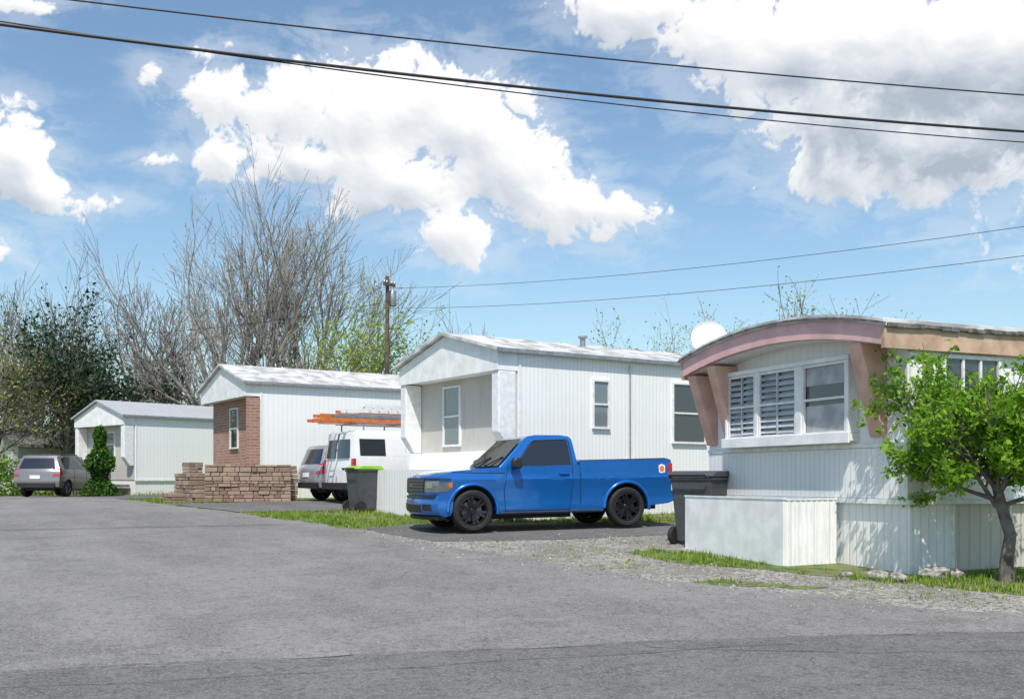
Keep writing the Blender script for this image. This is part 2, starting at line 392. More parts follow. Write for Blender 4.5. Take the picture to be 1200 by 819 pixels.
# ------------------------------------------------------------------ house helpers
def window(par,nm,face,a0,a1,z0,z1,plane,out,glass='glassw',split=True,blinds=0,frame=.05,vsplit=0,dep=.05):
    fr=MB(); gl=MB()
    def bx(mb,u0,u1,w0,w1,d0,d1):
        lo,hi=sorted((plane+out*d0,plane+out*d1))
        if face=='x': mb.box(lo,hi,u0,u1,w0,w1)
        else: mb.box(u0,u1,lo,hi,w0,w1)
    bx(gl,a0+.01,a1-.01,z0+.01,z1-.01,.002,dep*.35)
    bx(fr,a0-frame,a1+frame,z1,z1+frame,.001,dep); bx(fr,a0-frame,a1+frame,z0-frame,z0,.001,dep+.02)
    bx(fr,a0-frame,a0,z0,z1,.001,dep); bx(fr,a1,a1+frame,z0,z1,.001,dep)
    if split: bx(fr,a0,a1,(z0+z1)/2-.02,(z0+z1)/2+.02,.003,dep*.9)
    for i in range(vsplit):
        c=a0+(a1-a0)*(i+1)/(vsplit+1); bx(fr,c-.02,c+.02,z0,z1,.003,dep*.85)
    fr.obj(nm+'_frame','whitetrim',par); gl.obj(nm+'_glass',glass,par)

def gable_trailer(name,loc,ang,W,L,zf,ze,zp,zg,endmat,sidemat,roofmat,rec=.5,fasc=.45,fins=True):
    T=empty(name,(loc[0],loc[1],0),ang)
    mid=W/2
    w=MB(); w.prism([(0,zf),(W,zf),(W,ze-.02),(mid,zp-.02),(0,ze-.02)],'x',rec+.04,L); w.obj('walls',sidemat,T)
    e=MB(); e.prism([(.03,zf+.02),(W-.03,zf+.02),(W-.03,ze-.1),(.03,ze-.1)],'x',rec,rec+.038); e.obj('end_wall',endmat,T)
    if rec>.1:
        g=MB(); g.prism([(0,ze-fasc),(W,ze-fasc),(W,ze-.021),(mid,zp-.021),(0,ze-.021)],'x',0,.06)
        g.prism([(-.0,ze-fasc),(.05,ze-fasc),(.05,ze-.021),(0,ze-.021)],'x',.061,rec+.035)
        g.prism([(W-.05,ze-fasc),(W,ze-fasc),(W,ze-.021),(W-.05,ze-.021)],'x',.061,rec+.035)
        g.obj('gable_fascia','white',T)
        s=MB(); s.box(.062,rec-.002,.051,W-.051,ze-fasc+.02,ze-fasc+.05); s.obj('soffit','whitetrim',T)
    if fins:
        f=MB()
        for y0 in (.0,W-.3):
            f.prism([(.03,ze-fasc-.002),(rec-.003,ze-fasc-.002),(rec-.003,zf+.62),(rec-.2,zf+.62),(.03,zf+1.0)],'y',y0,y0+.3)
        f.obj('corner_fins','whitetrim',T,bevel=.03)
    k=MB(); k.box(rec+.03,L-.04,.04,W-.04,zg-.4,zf-.005); k.obj('skirting','skirt',T)
    tr=MB(); tr.box(rec+.02,L+.01,-.025,-.002,zf-.03,zf+.05); tr.box(rec+.06,rec+.11,-.02,-.001,zf+.052,ze-.07); tr.obj('corner_trim','whitetrim',T)
    r=MB(); o=.12; h=.07; sl=(zp-ze)/mid
    r.prism([(-o,ze-o*sl),(mid,zp),(W+o,ze-o*sl),(W+o,ze-o*sl+h),(mid,zp+h),(-o,ze-o*sl+h)],'x',-.12,L+.12); r.obj('roof',roofmat,T)
    d=MB(); d.box(-.1,L+.1,-o-.03,-o-.002,ze-o*sl-.03,ze-o*sl+h*.8); d.obj('drip_rail','steel',T)
    sM=MB(); x=1.0
    while x<L:
        for (ya,za,yb,zb) in ((-o,ze-o*sl+h,mid,zp+h),(mid,zp+h,W+o,ze-o*sl+h)):
            sM.add([(x,ya,za+.001),(x+.04,ya,za+.001),(x+.04,yb,zb+.001),(x,yb,zb+.001),(x,ya,za+.025),(x+.04,ya,za+.025),(x+.04,yb,zb+.025),(x,yb,zb+.025)],[(0,1,2,3),(4,5,6,7),(0,1,5,4),(1,2,6,5),(2,3,7,6),(3,0,4,7)])
        x+=1.22
    sM.obj('roof_seams',roofmat,T)
    return T
A2=math.atan2(.55,.835)
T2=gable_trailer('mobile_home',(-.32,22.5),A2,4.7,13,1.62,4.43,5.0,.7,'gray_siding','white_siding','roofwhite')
window(T2,'end_window','x',2.45,3.2,2.42,3.80,.5,-1,'glassl')
window(T2,'side_window','y',2.66,3.08,2.8,3.86,0,-1,'glassl')
window(T2,'large_side_window','y',5.15,6.2,2.5,3.92,0,-1,'glassw',vsplit=0)
m=MB(); m.box(.16,.498,.0,4.7,1.0,2.22); m.obj('lower_end_panel','white_siding2',T2)
m=MB(); m.box(-.78,.155,3.0,4.45,.5,1.8); m.box(-.78,.155,.2,2.996,.5,1.8); m.obj('front_enclosure','skirt',T2)
m=MB(); m.lathe([(0.0,.20),(.12,.18),(.12,.13),(.07,.11),(.07,-.2)],(3.8,1.9,5.04),'z',16); m.obj('roof_vent','steel',T2,smooth=True)
m=MB(); m.box(3.62,3.86,-.10,-.004,1.72,2.05); m.tube([(3.74,-.05,2.05),(3.74,-.05,4.3)],.02,8); m.obj('electric_meter','steel',T2)
m=MB(); m.tube([(8.2,1.9,4.9),(8.2,1.9,5.4)],.03,8); m.obj('dish_mast','steel',T2)
m=MB(); prof=[(.0,0.0)]+[(.5*i/8,.16*(i/8)**2) for i in range(1,9)]+[(.5,.18),(.4,.09),(0,.03)]
m.lathe(prof,(0,0,0),'z',28)
dish=m.obj('satellite_dish','white',T2,smooth=True); dish.location=(8.1,1.8,5.43); dish.rotation_euler=(R(78),0,R(-36))
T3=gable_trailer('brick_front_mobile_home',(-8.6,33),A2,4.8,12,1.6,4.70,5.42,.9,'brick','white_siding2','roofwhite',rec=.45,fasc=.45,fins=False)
m=MB(); m.box(.44,.449,.02,4.78,.9,4.25); m.obj('brick_face','brick',T3)
m=MB(); m.box(.03,.488,-.02,.0,.9,4.2); m.obj('brick_return','brick',T3)
window(T3,'end_window','x',2.0,2.75,2.65,3.95,.44,-1,'glassw')
A4=math.atan2(.75,.66)
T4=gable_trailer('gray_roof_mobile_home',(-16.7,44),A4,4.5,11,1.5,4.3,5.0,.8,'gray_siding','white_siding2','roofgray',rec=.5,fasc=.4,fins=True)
window(T4,'end_window','x',1.7,2.7,2.6,3.6,.5,-1,'glassw')
m=MB(); 
for i in range(14): m.box(-.5,-.46,.4+i*.3,.44+i*.3,.8,2.1)
m.box(-.53,-.43,.3,4.5,2.1,2.16); m.box(-.53,-.43,.3,4.5,1.4,1.45)
for y in (.3,2.3,4.45): m.box(-.56,-.4,y,y+.1,.6,2.3)
m.obj('porch_railing','fencewood',T4)
m=MB(); m.box(-.4,.45,.3,4.5,1.2,1.32); m.obj('porch_deck','fencewood',T4)
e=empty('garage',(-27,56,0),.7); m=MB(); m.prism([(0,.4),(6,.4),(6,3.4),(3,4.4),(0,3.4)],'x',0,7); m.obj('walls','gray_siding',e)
m=MB(); m.prism([(-.3,3.3),(3,4.42),(6.3,3.3),(6.3,3.45),(3,4.6),(-.3,3.45)],'x',-.3,7.3); m.obj('roof','roofedge',e)
m=MB(); m.box(-.03,-.002,1.2,4.8,.6,2.9); m.obj('door','whitetrim',e)

# pink-fascia trailer
A1=math.atan2(.395,.919); W=4.7; L=9.5
T1=empty('pink_fascia_mobile_home',(5.35,13.8,0),A1)
def arc(y,base,rise=.27): return base+rise*(1-(2*y/W-1)**2)
N=20
def ring(b0,b1,ext=0):
    yl=[-ext+(W+2*ext)*i/N for i in range(N+1)]
    return [(y,arc(y,b0)) for y in yl]+[(y,arc(y,b1)) for y in reversed(yl)]
m=MB(); m.prism([(0,1.26),(W,1.26)]+[(W-W*i/N,arc(W-W*i/N,3.42)) for i in range(N+1)],'x',0,L); m.obj('walls','white_siding2',T1)
m=MB(); m.prism(ring(3.385,3.66,.04),'x',-.52,-.44); m.obj('front_fascia','pink',T1)
m=MB(); m.box(-.52,L,-.10,-.041,3.32,3.62); m.box(-.52,L,W+.041,W+.10,3.32,3.62); m.obj('side_fascia','tan',T1)
m=MB(); m.prism(ring(3.64,3.73,.12),'x',-.56,L+.1); m.obj('roof','roofwhite',T1)
m=MB(); m.prism(ring(3.662,3.69,.135),'x',-.58,-.525)
for i in range(60):
    x=-.5+i*(L/60); m.box(x,x+L/60*.97,-.145,-.105,3.60+rng.uniform(-.012,.012),3.65+rng.uniform(-.01,.015))
m.obj('roof_edge','roofedge',T1)
m=MB(); m.prism(ring(3.37,3.384,.0),'x',-.43,-.002); m.obj('soffit','whitetrim',T1)
m=MB()
for y0,y1 in ((.40,.66),(3.86,4.1),(4.44,4.68)):
    top=min(arc(y0,3.365),arc(y1,3.365))
    m.prism([(-.48,top),(-.003,top),(-.003,2.17),(-.07,2.17)],'y',y0,y1)
m.obj('slanted_fins','salmon',T1,bevel=.01)
m=MB(); m.box(-.20,-.002,.95,3.95,2.13,2.24); m.box(-.24,-.21,.9,4.0,2.10,2.26); m.box(-.20,-.002,.95,3.95,3.30,3.37)
for y0,y1 in ((.95,1.01),(1.98,2.12),(3.06,3.14),(3.89,3.95)): m.box(-.20,-.002,y0,y1,2.242,3.298)
m.obj('bay_window_frame','white',T1,bevel=.008)
m=MB(); 
for y0,y1 in ((1.01,1.98),(2.12,3.06),(3.14,3.89)): m.box(-.13,-.10,y0+.001,y1-.001,2.243,3.297)
m.obj('bay_window_glass','glassw',T1)
m=MB()
for y0,y1 in ((1.01,1.98),(2.12,3.06),(3.14,3.89)):
    m.box(-.185,-.14,y0+.001,y0+.04,2.244,3.296); m.box(-.185,-.14,y1-.04,y1-.001,2.244,3.296)
    m.box(-.18,-.135,y0+.041,y1-.041,2.245,2.285); m.box(-.18,-.135,y0+.041,y1-.041,3.255,3.295); m.box(-.18,-.135,y0+.041,y1-.041,2.75,2.785)
m.obj('bay_sashes','whitetrim',T1)
m=MB()
for y0,y1,n in ((2.12,3.06,10),(3.14,3.89,10)):
    c=(y0+y1)/2; m.box(-.175,-.14,c-.015,c+.015,2.29,3.25)
    for i in range(n):
        z=2.31+i*.94/n
        for a,b in ((y0+.05,c-.02),(c+.02,y1-.05)):
            tl=rng.uniform(-.008,.008)
            m.add([(-.172,a,z+tl),(-.172,b,z+tl),(-.134,b,z+.055),(-.134,a,z+.055),(-.167,a,z-.008+tl),(-.167,b,z-.008+tl),(-.129,b,z+.047),(-.129,a,z+.047)],[(0,1,2,3),(7,6,5,4),(0,1,5,4),(3,2,6,7)])
m.obj('glass_louvres','blind',T1)
m=MB(); m.box(-.137,-.132,1.06,1.93,2.98,3.25); m.box(-.137,-.132,1.06,1.93,2.29,2.68); m.obj('roller_blind','roller',T1)
m=MB(); m.box(-.03,-.002,.0,W,2.03,2.09); m.box(-.025,-.002,.0,.05,1.3,3.38); m.box(0,L,-.028,-.002,2.03,2.08); m.box(0.0,.06,-.03,-.003,2.09,3.3); m.box(-.03,L,-.035,-.002,1.24,1.31);m.box(-.032,-.002,0,W,1.24,1.31); m.obj('belt_trim','whitetrim',T1)
m=MB(); m.box(-.018,-.002,.06,W-.01,1.32,2.02); m.obj('lower_front_siding','white_siding',T1)
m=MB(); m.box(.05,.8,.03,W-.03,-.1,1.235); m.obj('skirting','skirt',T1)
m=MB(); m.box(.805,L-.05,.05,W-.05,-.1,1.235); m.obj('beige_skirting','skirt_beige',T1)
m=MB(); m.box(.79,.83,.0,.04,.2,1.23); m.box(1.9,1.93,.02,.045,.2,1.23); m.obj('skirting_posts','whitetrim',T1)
window(T1,'side_window','y',.62,1.6,2.72,3.24,0,-1,'glassw',split=False,vsplit=2)
window(T1,'rear_side_window','y',4.5,5.6,2.3,3.2,0,-1,'glassw')
F=empty('low_panel_fence',(5.35,13.8,0),A1)
m=MB(); m.box(-.99,-.96,1.4,3.95,.1,1.29); m.obj('flat_panel','white',F)
m=MB(); m.box(-.958,-.02,1.40,1.43,.1,1.28); m.obj('ribbed_panel','skirt',F)
rb=MB()
for i in range(9): rb.box(-.9+i*.1,-.875+i*.1,1.385,1.399,.12,1.27)
rb.obj('ribs','white',F)
m=MB(); m.box(-1.0,-.95,1.385,3.96,1.291,1.315); m.box(-.948,-.03,1.385,1.435,1.281,1.30); m.obj('cap_rail','whitetrim',F)
for (x,y,s) in ((4.75,13.35,.16),(5.0,13.2,.13),(5.55,13.45,.2),(5.85,13.55,.14),(6.9,12.6,.22),(4.45,13.6,.1)):
    bm=bmesh.new(); bmesh.ops.create_icosphere(bm,subdivisions=2,radius=s)
    for v in bm.verts: v.co*=1+.35*noise.noise(v.co*6+Vector((x,y,0))); v.co.z*=.6
    me=bpy.data.meshes.new('garden_stone'); bm.to_mesh(me); bm.free(); me.materials.append(M['stonerock'])
    o=bpy.data.objects.new('garden_stone',me); scene.collection.objects.link(o); o.location=(x,y,G(x,y)+s*.25); o.rotation_euler=(0,0,x*7)

SW=empty('stone_wall',(0,0,0)); 
def stonewall(mb,p0,p1,z0,z1,th=.35):
    p0=Vector(p0);p1=Vector(p1);d=(p1-p0);Ln=d.length;d/=Ln;n=Vector((-d.y,d.x))
    z=z0
    while z<z1-.03:
        h=min(rng.uniform(.08,.17),z1-z); t=0
        while t<Ln-.02:
            l=min(rng.uniform(.12,.38),Ln-t); 
            if Ln-t-l<.1: l=Ln-t
            a=p0+d*(t+.008); b=p0+d*(t+l-.008); o=rng.uniform(-.03,.02)
            q=[a+n*(-th/2+o),b+n*(-th/2+o),b+n*(th/2-o),a+n*(th/2-o)]
            zz0=z+.006;zz1=z+h-.006+rng.uniform(-.004,.004)
            mb.add([(v.x,v.y,zz0) for v in q]+[(v.x,v.y,zz1) for v in q],[(0,3,2,1),(4,5,6,7),(0,1,5,4),(1,2,6,5),(2,3,7,6),(3,0,4,7)])
            t+=l
        z+=h
m=MB(); stonewall(m,(-9.1,30.3),(-6.7,31.0),.6,2.0); stonewall(m,(-9.3,30.6),(-10.5,32.4),.6,1.75); stonewall(m,(-10.6,31.4),(-9.9,30.5),.6,1.15)
stonewall(m,(-10.25,32.1),(-9.9,32.5),1.6,2.1); stonewall(m,(-6.7,31.2),(-8.0,33.0),.6,2.0)
m.obj('stones','stone',SW,bevel=.015)
m=MB()
for a,b,z0,z1 in (((-9.08,30.31),(-6.72,30.99),.6,1.97),((-9.31,30.62),(-10.49,32.38),.6,1.73)):
    a=Vector(a);b=Vector(b);d=(b-a).normalized();n=Vector((-d.y,d.x))*.14
    m.prism([tuple(a-n),tuple(b-n),tuple(b+n),tuple(a+n)],'z',z0,z1)
m.obj('mortar_core','mortar',SW)

# ------------------------------------------------------------------ bins
def bin_(name,x,y,rz,lid,h=1.05,sc=1.0):
    e=empty(name,(x,y,G(x,y)+.01),rz); e.scale=(sc*1.12,sc*1.12,sc)
    m=MB(); b=[(-.24,-.26),(.24,-.26),(.24,.26),(-.24,.26)]; t=[(-.29,-.33),(.29,-.33),(.29,.33),(-.29,.33)]
    m.add([(p[0],p[1],.04) for p in b]+[(p[0],p[1],h-.08) for p in t],[(3,2,1,0),(4,5,6,7),(0,1,5,4),(1,2,6,5),(2,3,7,6),(3,0,4,7)])
    m.box(-.31,.31,-.35,.35,h-.10,h-.05); m.box(-.2,.2,-.315,-.27,.35,.75)
    m.obj('body','binplastic',e,bevel=.02)
    m=MB(); m.prism([(-.33,h-.048),(.33,h-.048),(.33,h-.01),(.2,h+.05),(-.25,h+.05),(-.33,h-.01)],'y',-.36,.36); m.obj('lid',lid,e,bevel=.02)
    m=MB(); m.tube([(.36,-.28,h-.06),(.40,-.28,h-.02),(.40,.28,h-.02),(.36,.28,h-.06)],.018,8); m.obj('handle','dark',e)
    m=MB()
    for yy_ in (-.33,.27): m.lathe([(0,0),(.13,0),(.14,.01),(.14,.05),(.13,.06),(0,.06)],(.24,yy_,.14),'y',20)
    m.obj('wheels','black',e,smooth=True)
bin_('wheelie_bin',3.3,17.75,R(228),'binplastic',1.08,1.12)
bin_('green_lid_bin',-3.75,25.9,R(215),'lime',1.1)

# ------------------------------------------------------------------ vehicles
def sstep(a,b,x):
    t=min(1,max(0,(x-a)/(b-a))); return t*t*(3-2*t)
class Car:
    def __init__(s,name,loc,rz,ry=0,hw=None,front=None,rear=None,paint='carwhite'):
        s.e=empty(name,loc,rz,ry); s.hw=hw; s.front=front; s.rear=rear; s.paint=paint
    def deform(s,x,y,z,hw=None):
        w=(hw or s.hw)(x,z); X=x
        if s.front: f0,f1,k=s.front; X-=k*abs(y)**3*sstep(f0,f1,x)
        if s.rear: f0,f1,k=s.rear; X+=k*abs(y)**3*sstep(-f0,-f1,-x)
        return Vector((X,y*w,z))
    def solid(s,nm,prof,mat,y0=-1,y1=1,hw=None,dx=.25,dz=.12,dy=.25,grow=0,smooth=True,angle=28,bevel=0):
        bm=bmesh.new(); a=[bm.verts.new((p[0],y0,p[1])) for p in prof]; b=[bm.verts.new((p[0],y1,p[1])) for p in prof]
        n=len(prof)
        fs=[bm.faces.new(a),bm.faces.new(b[::-1])]
        for i in range(n): bm.faces.new((a[i],b[i],b[(i+1)%n],a[(i+1)%n]))
        bmesh.ops.recalc_face_normals(bm,faces=bm.faces)
        bmesh.ops.triangulate(bm,faces=[f for f in bm.faces if len(f.verts)>4])
        for ax,lo,hi,st in ((0,min(p[0] for p in prof),max(p[0] for p in prof),dx),(2,min(p[1] for p in prof),max(p[1] for p in prof),dz),(1,y0,y1,dy)):
            q=lo+st
            while q<hi-1e-3:
                co=[0,0,0];no=[0,0,0];co[ax]=q;no[ax]=1
                bmesh.ops.bisect_plane(bm,geom=bm.verts[:]+bm.edges[:]+bm.faces[:],plane_co=co,plane_no=no,dist=1e-5); q+=st
        for v in bm.verts: v.co=s.deform(v.co.x,v.co.y,v.co.z,hw)
        me=bpy.data.meshes.new(nm); bm.to_mesh(me); bm.free()
        me.materials.append(M[mat]); me.shade_smooth(); me.set_sharp_from_angle(angle=R(angle))
        o=bpy.data.objects.new(nm,me); scene.collection.objects.link(o); o.parent=s.e
        if bevel: bv=o.modifiers.new('b','BEVEL'); bv.width=bevel; bv.segments=3; bv.limit_method='ANGLE'; bv.angle_limit=R(35)
        return o
    def sidepanel(s,nm,poly,mat,hw=None,off=.006,sides=(1,-1),dz=.12):
        for sd in sides:
            bm=bmesh.new(); bm.faces.new([bm.verts.new((p[0],0,p[1])) for p in poly])
            bmesh.ops.triangulate(bm,faces=bm.faces[:])
            for ax,lo,hi,st in ((0,min(p[0] for p in poly),max(p[0] for p in poly),.25),(2,min(p[1] for p in poly),max(p[1] for p in poly),dz)):
                q=lo+st
                while q<hi-1e-3:
                    co=[0,0,0];no=[0,0,0];co[ax]=q;no[ax]=1
                    bmesh.ops.bisect_plane(bm,geom=bm.verts[:]+bm.edges[:]+bm.faces[:],plane_co=co,plane_no=no,dist=1e-5); q+=st
            for v in bm.verts:
                d=s.deform(v.co.x,sd,v.co.z,hw); d.y+=sd*off; v.co=d
            r=bmesh.ops.extrude_face_region(bm,geom=bm.faces[:])
            for v in r['geom']:
                if isinstance(v,bmesh.types.BMVert): v.co.y-=sd*.03
            bmesh.ops.recalc_face_normals(bm,faces=bm.faces)
            me=bpy.data.meshes.new(nm); bm.to_mesh(me); bm.free(); me.materials.append(M[mat]); me.shade_smooth(); me.set_sharp_from_angle(angle=R(30))
            o=bpy.data.objects.new(nm,me); scene.collection.objects.link(o); o.parent=s.e
    def seam(s,nm,polys,r=.007,mat='bluedark',hw=None,off=0):
        m=MB()
        for pl in polys:
            for sd in (1,-1):
                pts=[]
                for i in range(len(pl)-1):
                    for j in range(6):
                        f=j/6; x=pl[i][0]*(1-f)+pl[i+1][0]*f; z=pl[i][1]*(1-f)+pl[i+1][1]*f
                        d=s.deform(x,sd,z,hw); d.y+=sd*off; pts.append(d)
                d=s.deform(pl[-1][0],sd,pl[-1][1],hw); d.y+=sd*off; pts.append(d)
                m.tube(pts,r,6)
        m.obj(nm,mat,s.e,smooth=True)
    def wheel(s,nm,x,y,r,side,rim='rim',w=.25,rr=.64,spokes=5):
        R0=r*rr
        m=MB(); hwid=w/2
        m.lathe([(R0,-hwid*.8),(R0+.02,-hwid*.95),(r*.9,-hwid),(r*.97,-hwid*.85),(r,-hwid*.6),(r,hwid*.6),(r*.97,hwid*.85),(r*.9,hwid),(R0+.02,hwid*.95),(R0,hwid*.8)],(x,y,r),'y',40)
        m.obj(nm+'_tyre','black',s.e,smooth=True)
        m=MB(); o=side
        m.lathe([(R0,hwid*.85*o),(R0-.015,hwid*.9*o),(R0-.03,hwid*.7*o),(R0-.035,-hwid*.7*o)],(x,y,r),'y',40)
        m.lathe([(0,hwid*.62*o),(.05,hwid*.62*o),(.075,hwid*.45*o),(.075,hwid*.1*o)],(x,y,r),'y',20)
        for i in range(spokes):
            for dd in (-.17,.17):
                a=2*math.pi*i/spokes+.3
                c0=Vector((math.cos(a+dd*.6)*.06,hwid*.45*o,math.sin(a+dd*.6)*.06)); c1=Vector((math.cos(a+dd)*(R0-.02),hwid*.72*o,math.sin(a+dd)*(R0-.02)))
                C=Vector((x,y,r)); t=Vector((-math.sin(a),0,math.cos(a)))
                h=Vector((0,.02*o,0)); w0=t*.022; w1=t*.028
                m.add([C+c0-w0-h,C+c0+w0-h,C+c1+w1-h,C+c1-w1-h,C+c0-w0+h,C+c0+w0+h,C+c1+w1+h,C+c1-w1+h],[(0,3,2,1),(4,5,6,7),(0,1,5,4),(1,2,6,5),(2,3,7,6),(3,0,4,7)])
        m.obj(nm+'_rim',rim,s.e,smooth=True,angle=30)
        m=MB(); m.lathe([(0,-.01),(R0*.72,-.01),(R0*.72,.01),(0,.01)],(x,y,r),'y',28); m.obj(nm+'_brake','disc',s.e)
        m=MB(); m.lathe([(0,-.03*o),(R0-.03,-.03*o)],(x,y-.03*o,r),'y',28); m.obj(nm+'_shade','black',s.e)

def hwT(x,z):
    return float(np.interp(z,[.3,.42,.60,.80,.92,.995,1.04,1.2,1.35],[.945,.97,.955,.968,.985,1.0,.975,.955,.935]))
def hwC(x,z): return float(np.interp(z,[1.1,1.25,1.6,1.88],[.955,.93,.82,.70]))
ang=R(180+21); near=Vector((-.77,19.72)); left=Vector((-math.sin(ang),math.cos(ang)))
fa=near-left*.88
ry=math.atan2(G(fa.x,fa.y)-G(fa.x+3.0,fa.y+1.2),3.3)
P=Car('pickup_truck',(fa.x,fa.y,G(fa.x,fa.y)+.015),ang,-ry,hwT,(.25,.93,.24),None,'blue')
WB=-3.3; r=.405
prof=[(.78,.30),(.90,.34),(.935,.42),(.955,.58),(.93,.66),(.905,.70),(.925,.76),(.905,1.0),(.86,1.08),(.75,1.125),(.4,1.17),(0,1.20),(-.5,1.235),(-.8,1.25),(-2.25,1.27),(-2.262,1.275),(-2.265,1.335),(-2.28,1.345),(-4.26,1.375),(-4.34,1.36),(-4.36,1.25),(-4.33,.80),(-4.34,.72),(-4.43,.71),(-4.43,.52),(-4.25,.46),(-3.82,.42)]
prof+=[(WB-.475*math.cos(R(a)),.41+.475*math.sin(R(a))) for a in range(0,181,12)]
prof+=[(-2.75,.32),(-.55,.32)]
prof+=[(-.475*math.cos(R(a)),.41+.475*math.sin(R(a))) for a in range(0,181,12)]
prof+=[(.55,.32)]
P.solid('body',prof,'blue',bevel=.012,dz=.07)
cab=[(-.52,1.2),(-1.16,1.80),(-1.24,1.845),(-1.4,1.87),(-1.95,1.87),(-2.12,1.845),(-2.18,1.79),(-2.24,1.2)]
P.solid('cab',cab,'blue',hw=hwC,bevel=.045,dz=.15)
P.sidepanel('side_window',[(-.93,1.275),(-1.27,1.68),(-1.36,1.745),(-2.02,1.765),(-2.07,1.72),(-2.09,1.285)],'glass',hw=hwC,off=.007)
P.seam('window_trim',[[(-.90,1.262),(-2.12,1.272)],[(-.90,1.262),(-1.25,1.69),(-1.36,1.76),(-2.04,1.78),(-2.10,1.73),(-2.12,1.272)]],.010,'dark',hw=hwC,off=.006)
def slantglass(nm,xa,za,ya,xb,zb,yb,nrm):
    mm=MB(); vs=[]; K=6
    for i in range(K+1):
        t=-1+2*i/K
        for (x,z,y) in ((xa,za,ya),(xb,zb,yb)):
            vs.append(Vector((x,y*t,z))+nrm)
    fs=[(2*i,2*i+1,2*i+3,2*i+2) for i in range(K)]
    mm.add(vs,fs); return mm.obj(nm,'glass',P.e,smooth=True)
slantglass('windscreen',-.565,1.25,.86,-1.135,1.785,.68,Vector((.70,0,.71))*.022)
slantglass('rear_window',-2.235,1.35,.78,-2.195,1.74,.64,Vector((-1,0,.1))*.02)
m=MB()
for y in (-.45,.25): m.tube([(-.50,y,1.265),(-.72,y+.45,1.44)],.012,6)
m.obj('wipers','dark',P.e)
P.seam('body_seams',[[(-.66,.40),(-.64,.80),(-.72,1.235)],[(-2.10,1.25),(-2.09,.85),(-2.02,.40)],[(-.62,.395),(-2.04,.395)],[(-2.265,.34),(-2.265,1.33)],[(.45,1.155),(-.1,1.13),(-.66,1.13)]],.009)
P.seam('bed_rail_cap',[[(-2.30,1.338),(-4.28,1.368)]],.02,'dark',off=-.03)
m=MB()
for cx in (0,WB):
    for sd in (1,-1):
        pts=[(cx-.505*math.cos(R(a)),sd*(hwT(0,.41+.5*math.sin(R(a)))+.008),.41+.505*math.sin(R(a))) for a in range(-8,189,9)]
        m.tube(pts,.034,8)
m.obj('wheel_arch_flares','blue',P.e,smooth=True,angle=60)
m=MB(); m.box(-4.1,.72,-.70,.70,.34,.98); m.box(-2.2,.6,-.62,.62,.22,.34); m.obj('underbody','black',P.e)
for nm,x in (('front',0),('rear',WB)):
    for sd in (1,-1): P.wheel(nm+('_left' if sd>0 else '_right'),x,sd*.865,r,sd,w=.27,rr=.70,spokes=6)
P.solid('grille',[(.84,.755),(.940,.755),(.922,1.05),(.83,1.05)],'grille',-.62,.62)
for zz in (.815,.875,.935,.995):
    P.solid('grille_bar',[(.86,zz-.008),(.950-(zz-.765)*.075,zz-.008),(.950-(zz-.765)*.075,zz+.008),(.86,zz+.008)],'disc',-.57,.57)
hl=[(.50,.80),(.932,.775),(.915,1.035),(.55,1.02),(.46,.93)]
def hwL(x,z): return hwT(x,z)+.006
for sd in (1,-1):
    y0,y1=(.64,1.0) if sd>0 else (-1.0,-.64)
    P.solid('headlight',hl,'lens',y0,y1,hw=hwL)
    y0,y1=(.93,1.003) if sd>0 else (-1.003,-.93)
    P.solid('marker_lamp',[(.47,.86),(.62,.85),(.64,.95),(.50,.96)],'amber',y0,y1,hw=lambda x,z:hwT(x,z)+.009)
    y0,y1=(.70,.86) if sd>0 else (-.86,-.70)
    P.solid('headlight_bezel',[(.60,.85),(.938,.85),(.93,.96),(.60,.96)],'chrome',y0,y1)
    P.solid('headlight_brow',[(.5,1.0),(.924,1.0),(.918,1.04),(.55,1.03)],'grille',*((.64,1.002) if sd>0 else (-1.002,-.64)),hw=lambda x,z:hwT(x,z)+.010)
    P.solid('fog_lamp_recess',[(.8,.42),(.956,.42),(.962,.54),(.8,.54)],'grille',*( (.60,.84) if sd>0 else (-.84,-.60)))
P.solid('lower_intake',[(.8,.36),(.945,.385),(.966,.53),(.8,.53)],'grille',-.5,.5)
P.solid('bumper_step',[(.8,.655),(.952,.655),(.94,.70),(.8,.70)],'grille',-.92,.92)
P.solid('air_dam',[(.6,.24),(.86,.24),(.89,.31),(.6,.31)],'dark',-.9,.9)
P.solid('front_emblem',[(.9,.875),(.962,.875),(.957,.935),(.9,.935)],'chrome',-.1,.1)
P.solid('rear_bumper',[(-4.47,.50),(-4.3,.50),(-4.3,.70),(-4.47,.70)],'dark',-.96,.96)
for sd in (1,-1):
    P.solid('tail_lamp',[(-4.345,.92),(-4.27,.92),(-4.27,1.28),(-4.37,1.28)],'red',*((.86,1.0) if sd>0 else (-1.0,-.86)),hw=lambda x,z:hwT(x,z)+.006)
P.solid('tonneau_cover',[(-2.32,1.352),(-4.25,1.382),(-4.25,1.395),(-2.32,1.365)],'dark',-.93,.93)
for sd in (1,-1):
    m=MB(); m.prism([(-.90,1.20),(-.76,1.22),(-.74,1.36),(-.80,1.42),(-.92,1.41),(-.94,1.24)],'y',*sorted((sd*1.03,sd*1.22))); m.obj('mirror_shell','dark',P.e,bevel=.03,smooth=True)
    m=MB(); m.tube([(-.95,sd*.90,1.25),(-.85,sd*1.06,1.27)],.03,8); m.obj('mirror_arm','dark',P.e)
    m=MB(); hx=hwT(0,1.08); m.tube([(-1.80,sd*(hx-.02),1.10),(-1.83,sd*(hx+.035),1.10),(-2.0,sd*(hx+.035),1.10),(-2.03,sd*(hx-.02),1.10)],.017,8); m.obj('door_handle','blue',P.e,smooth=True)
P.seam('rocker_strip',[[(-.56,.345),(-2.74,.345)]],.022,'dark',off=-.005)
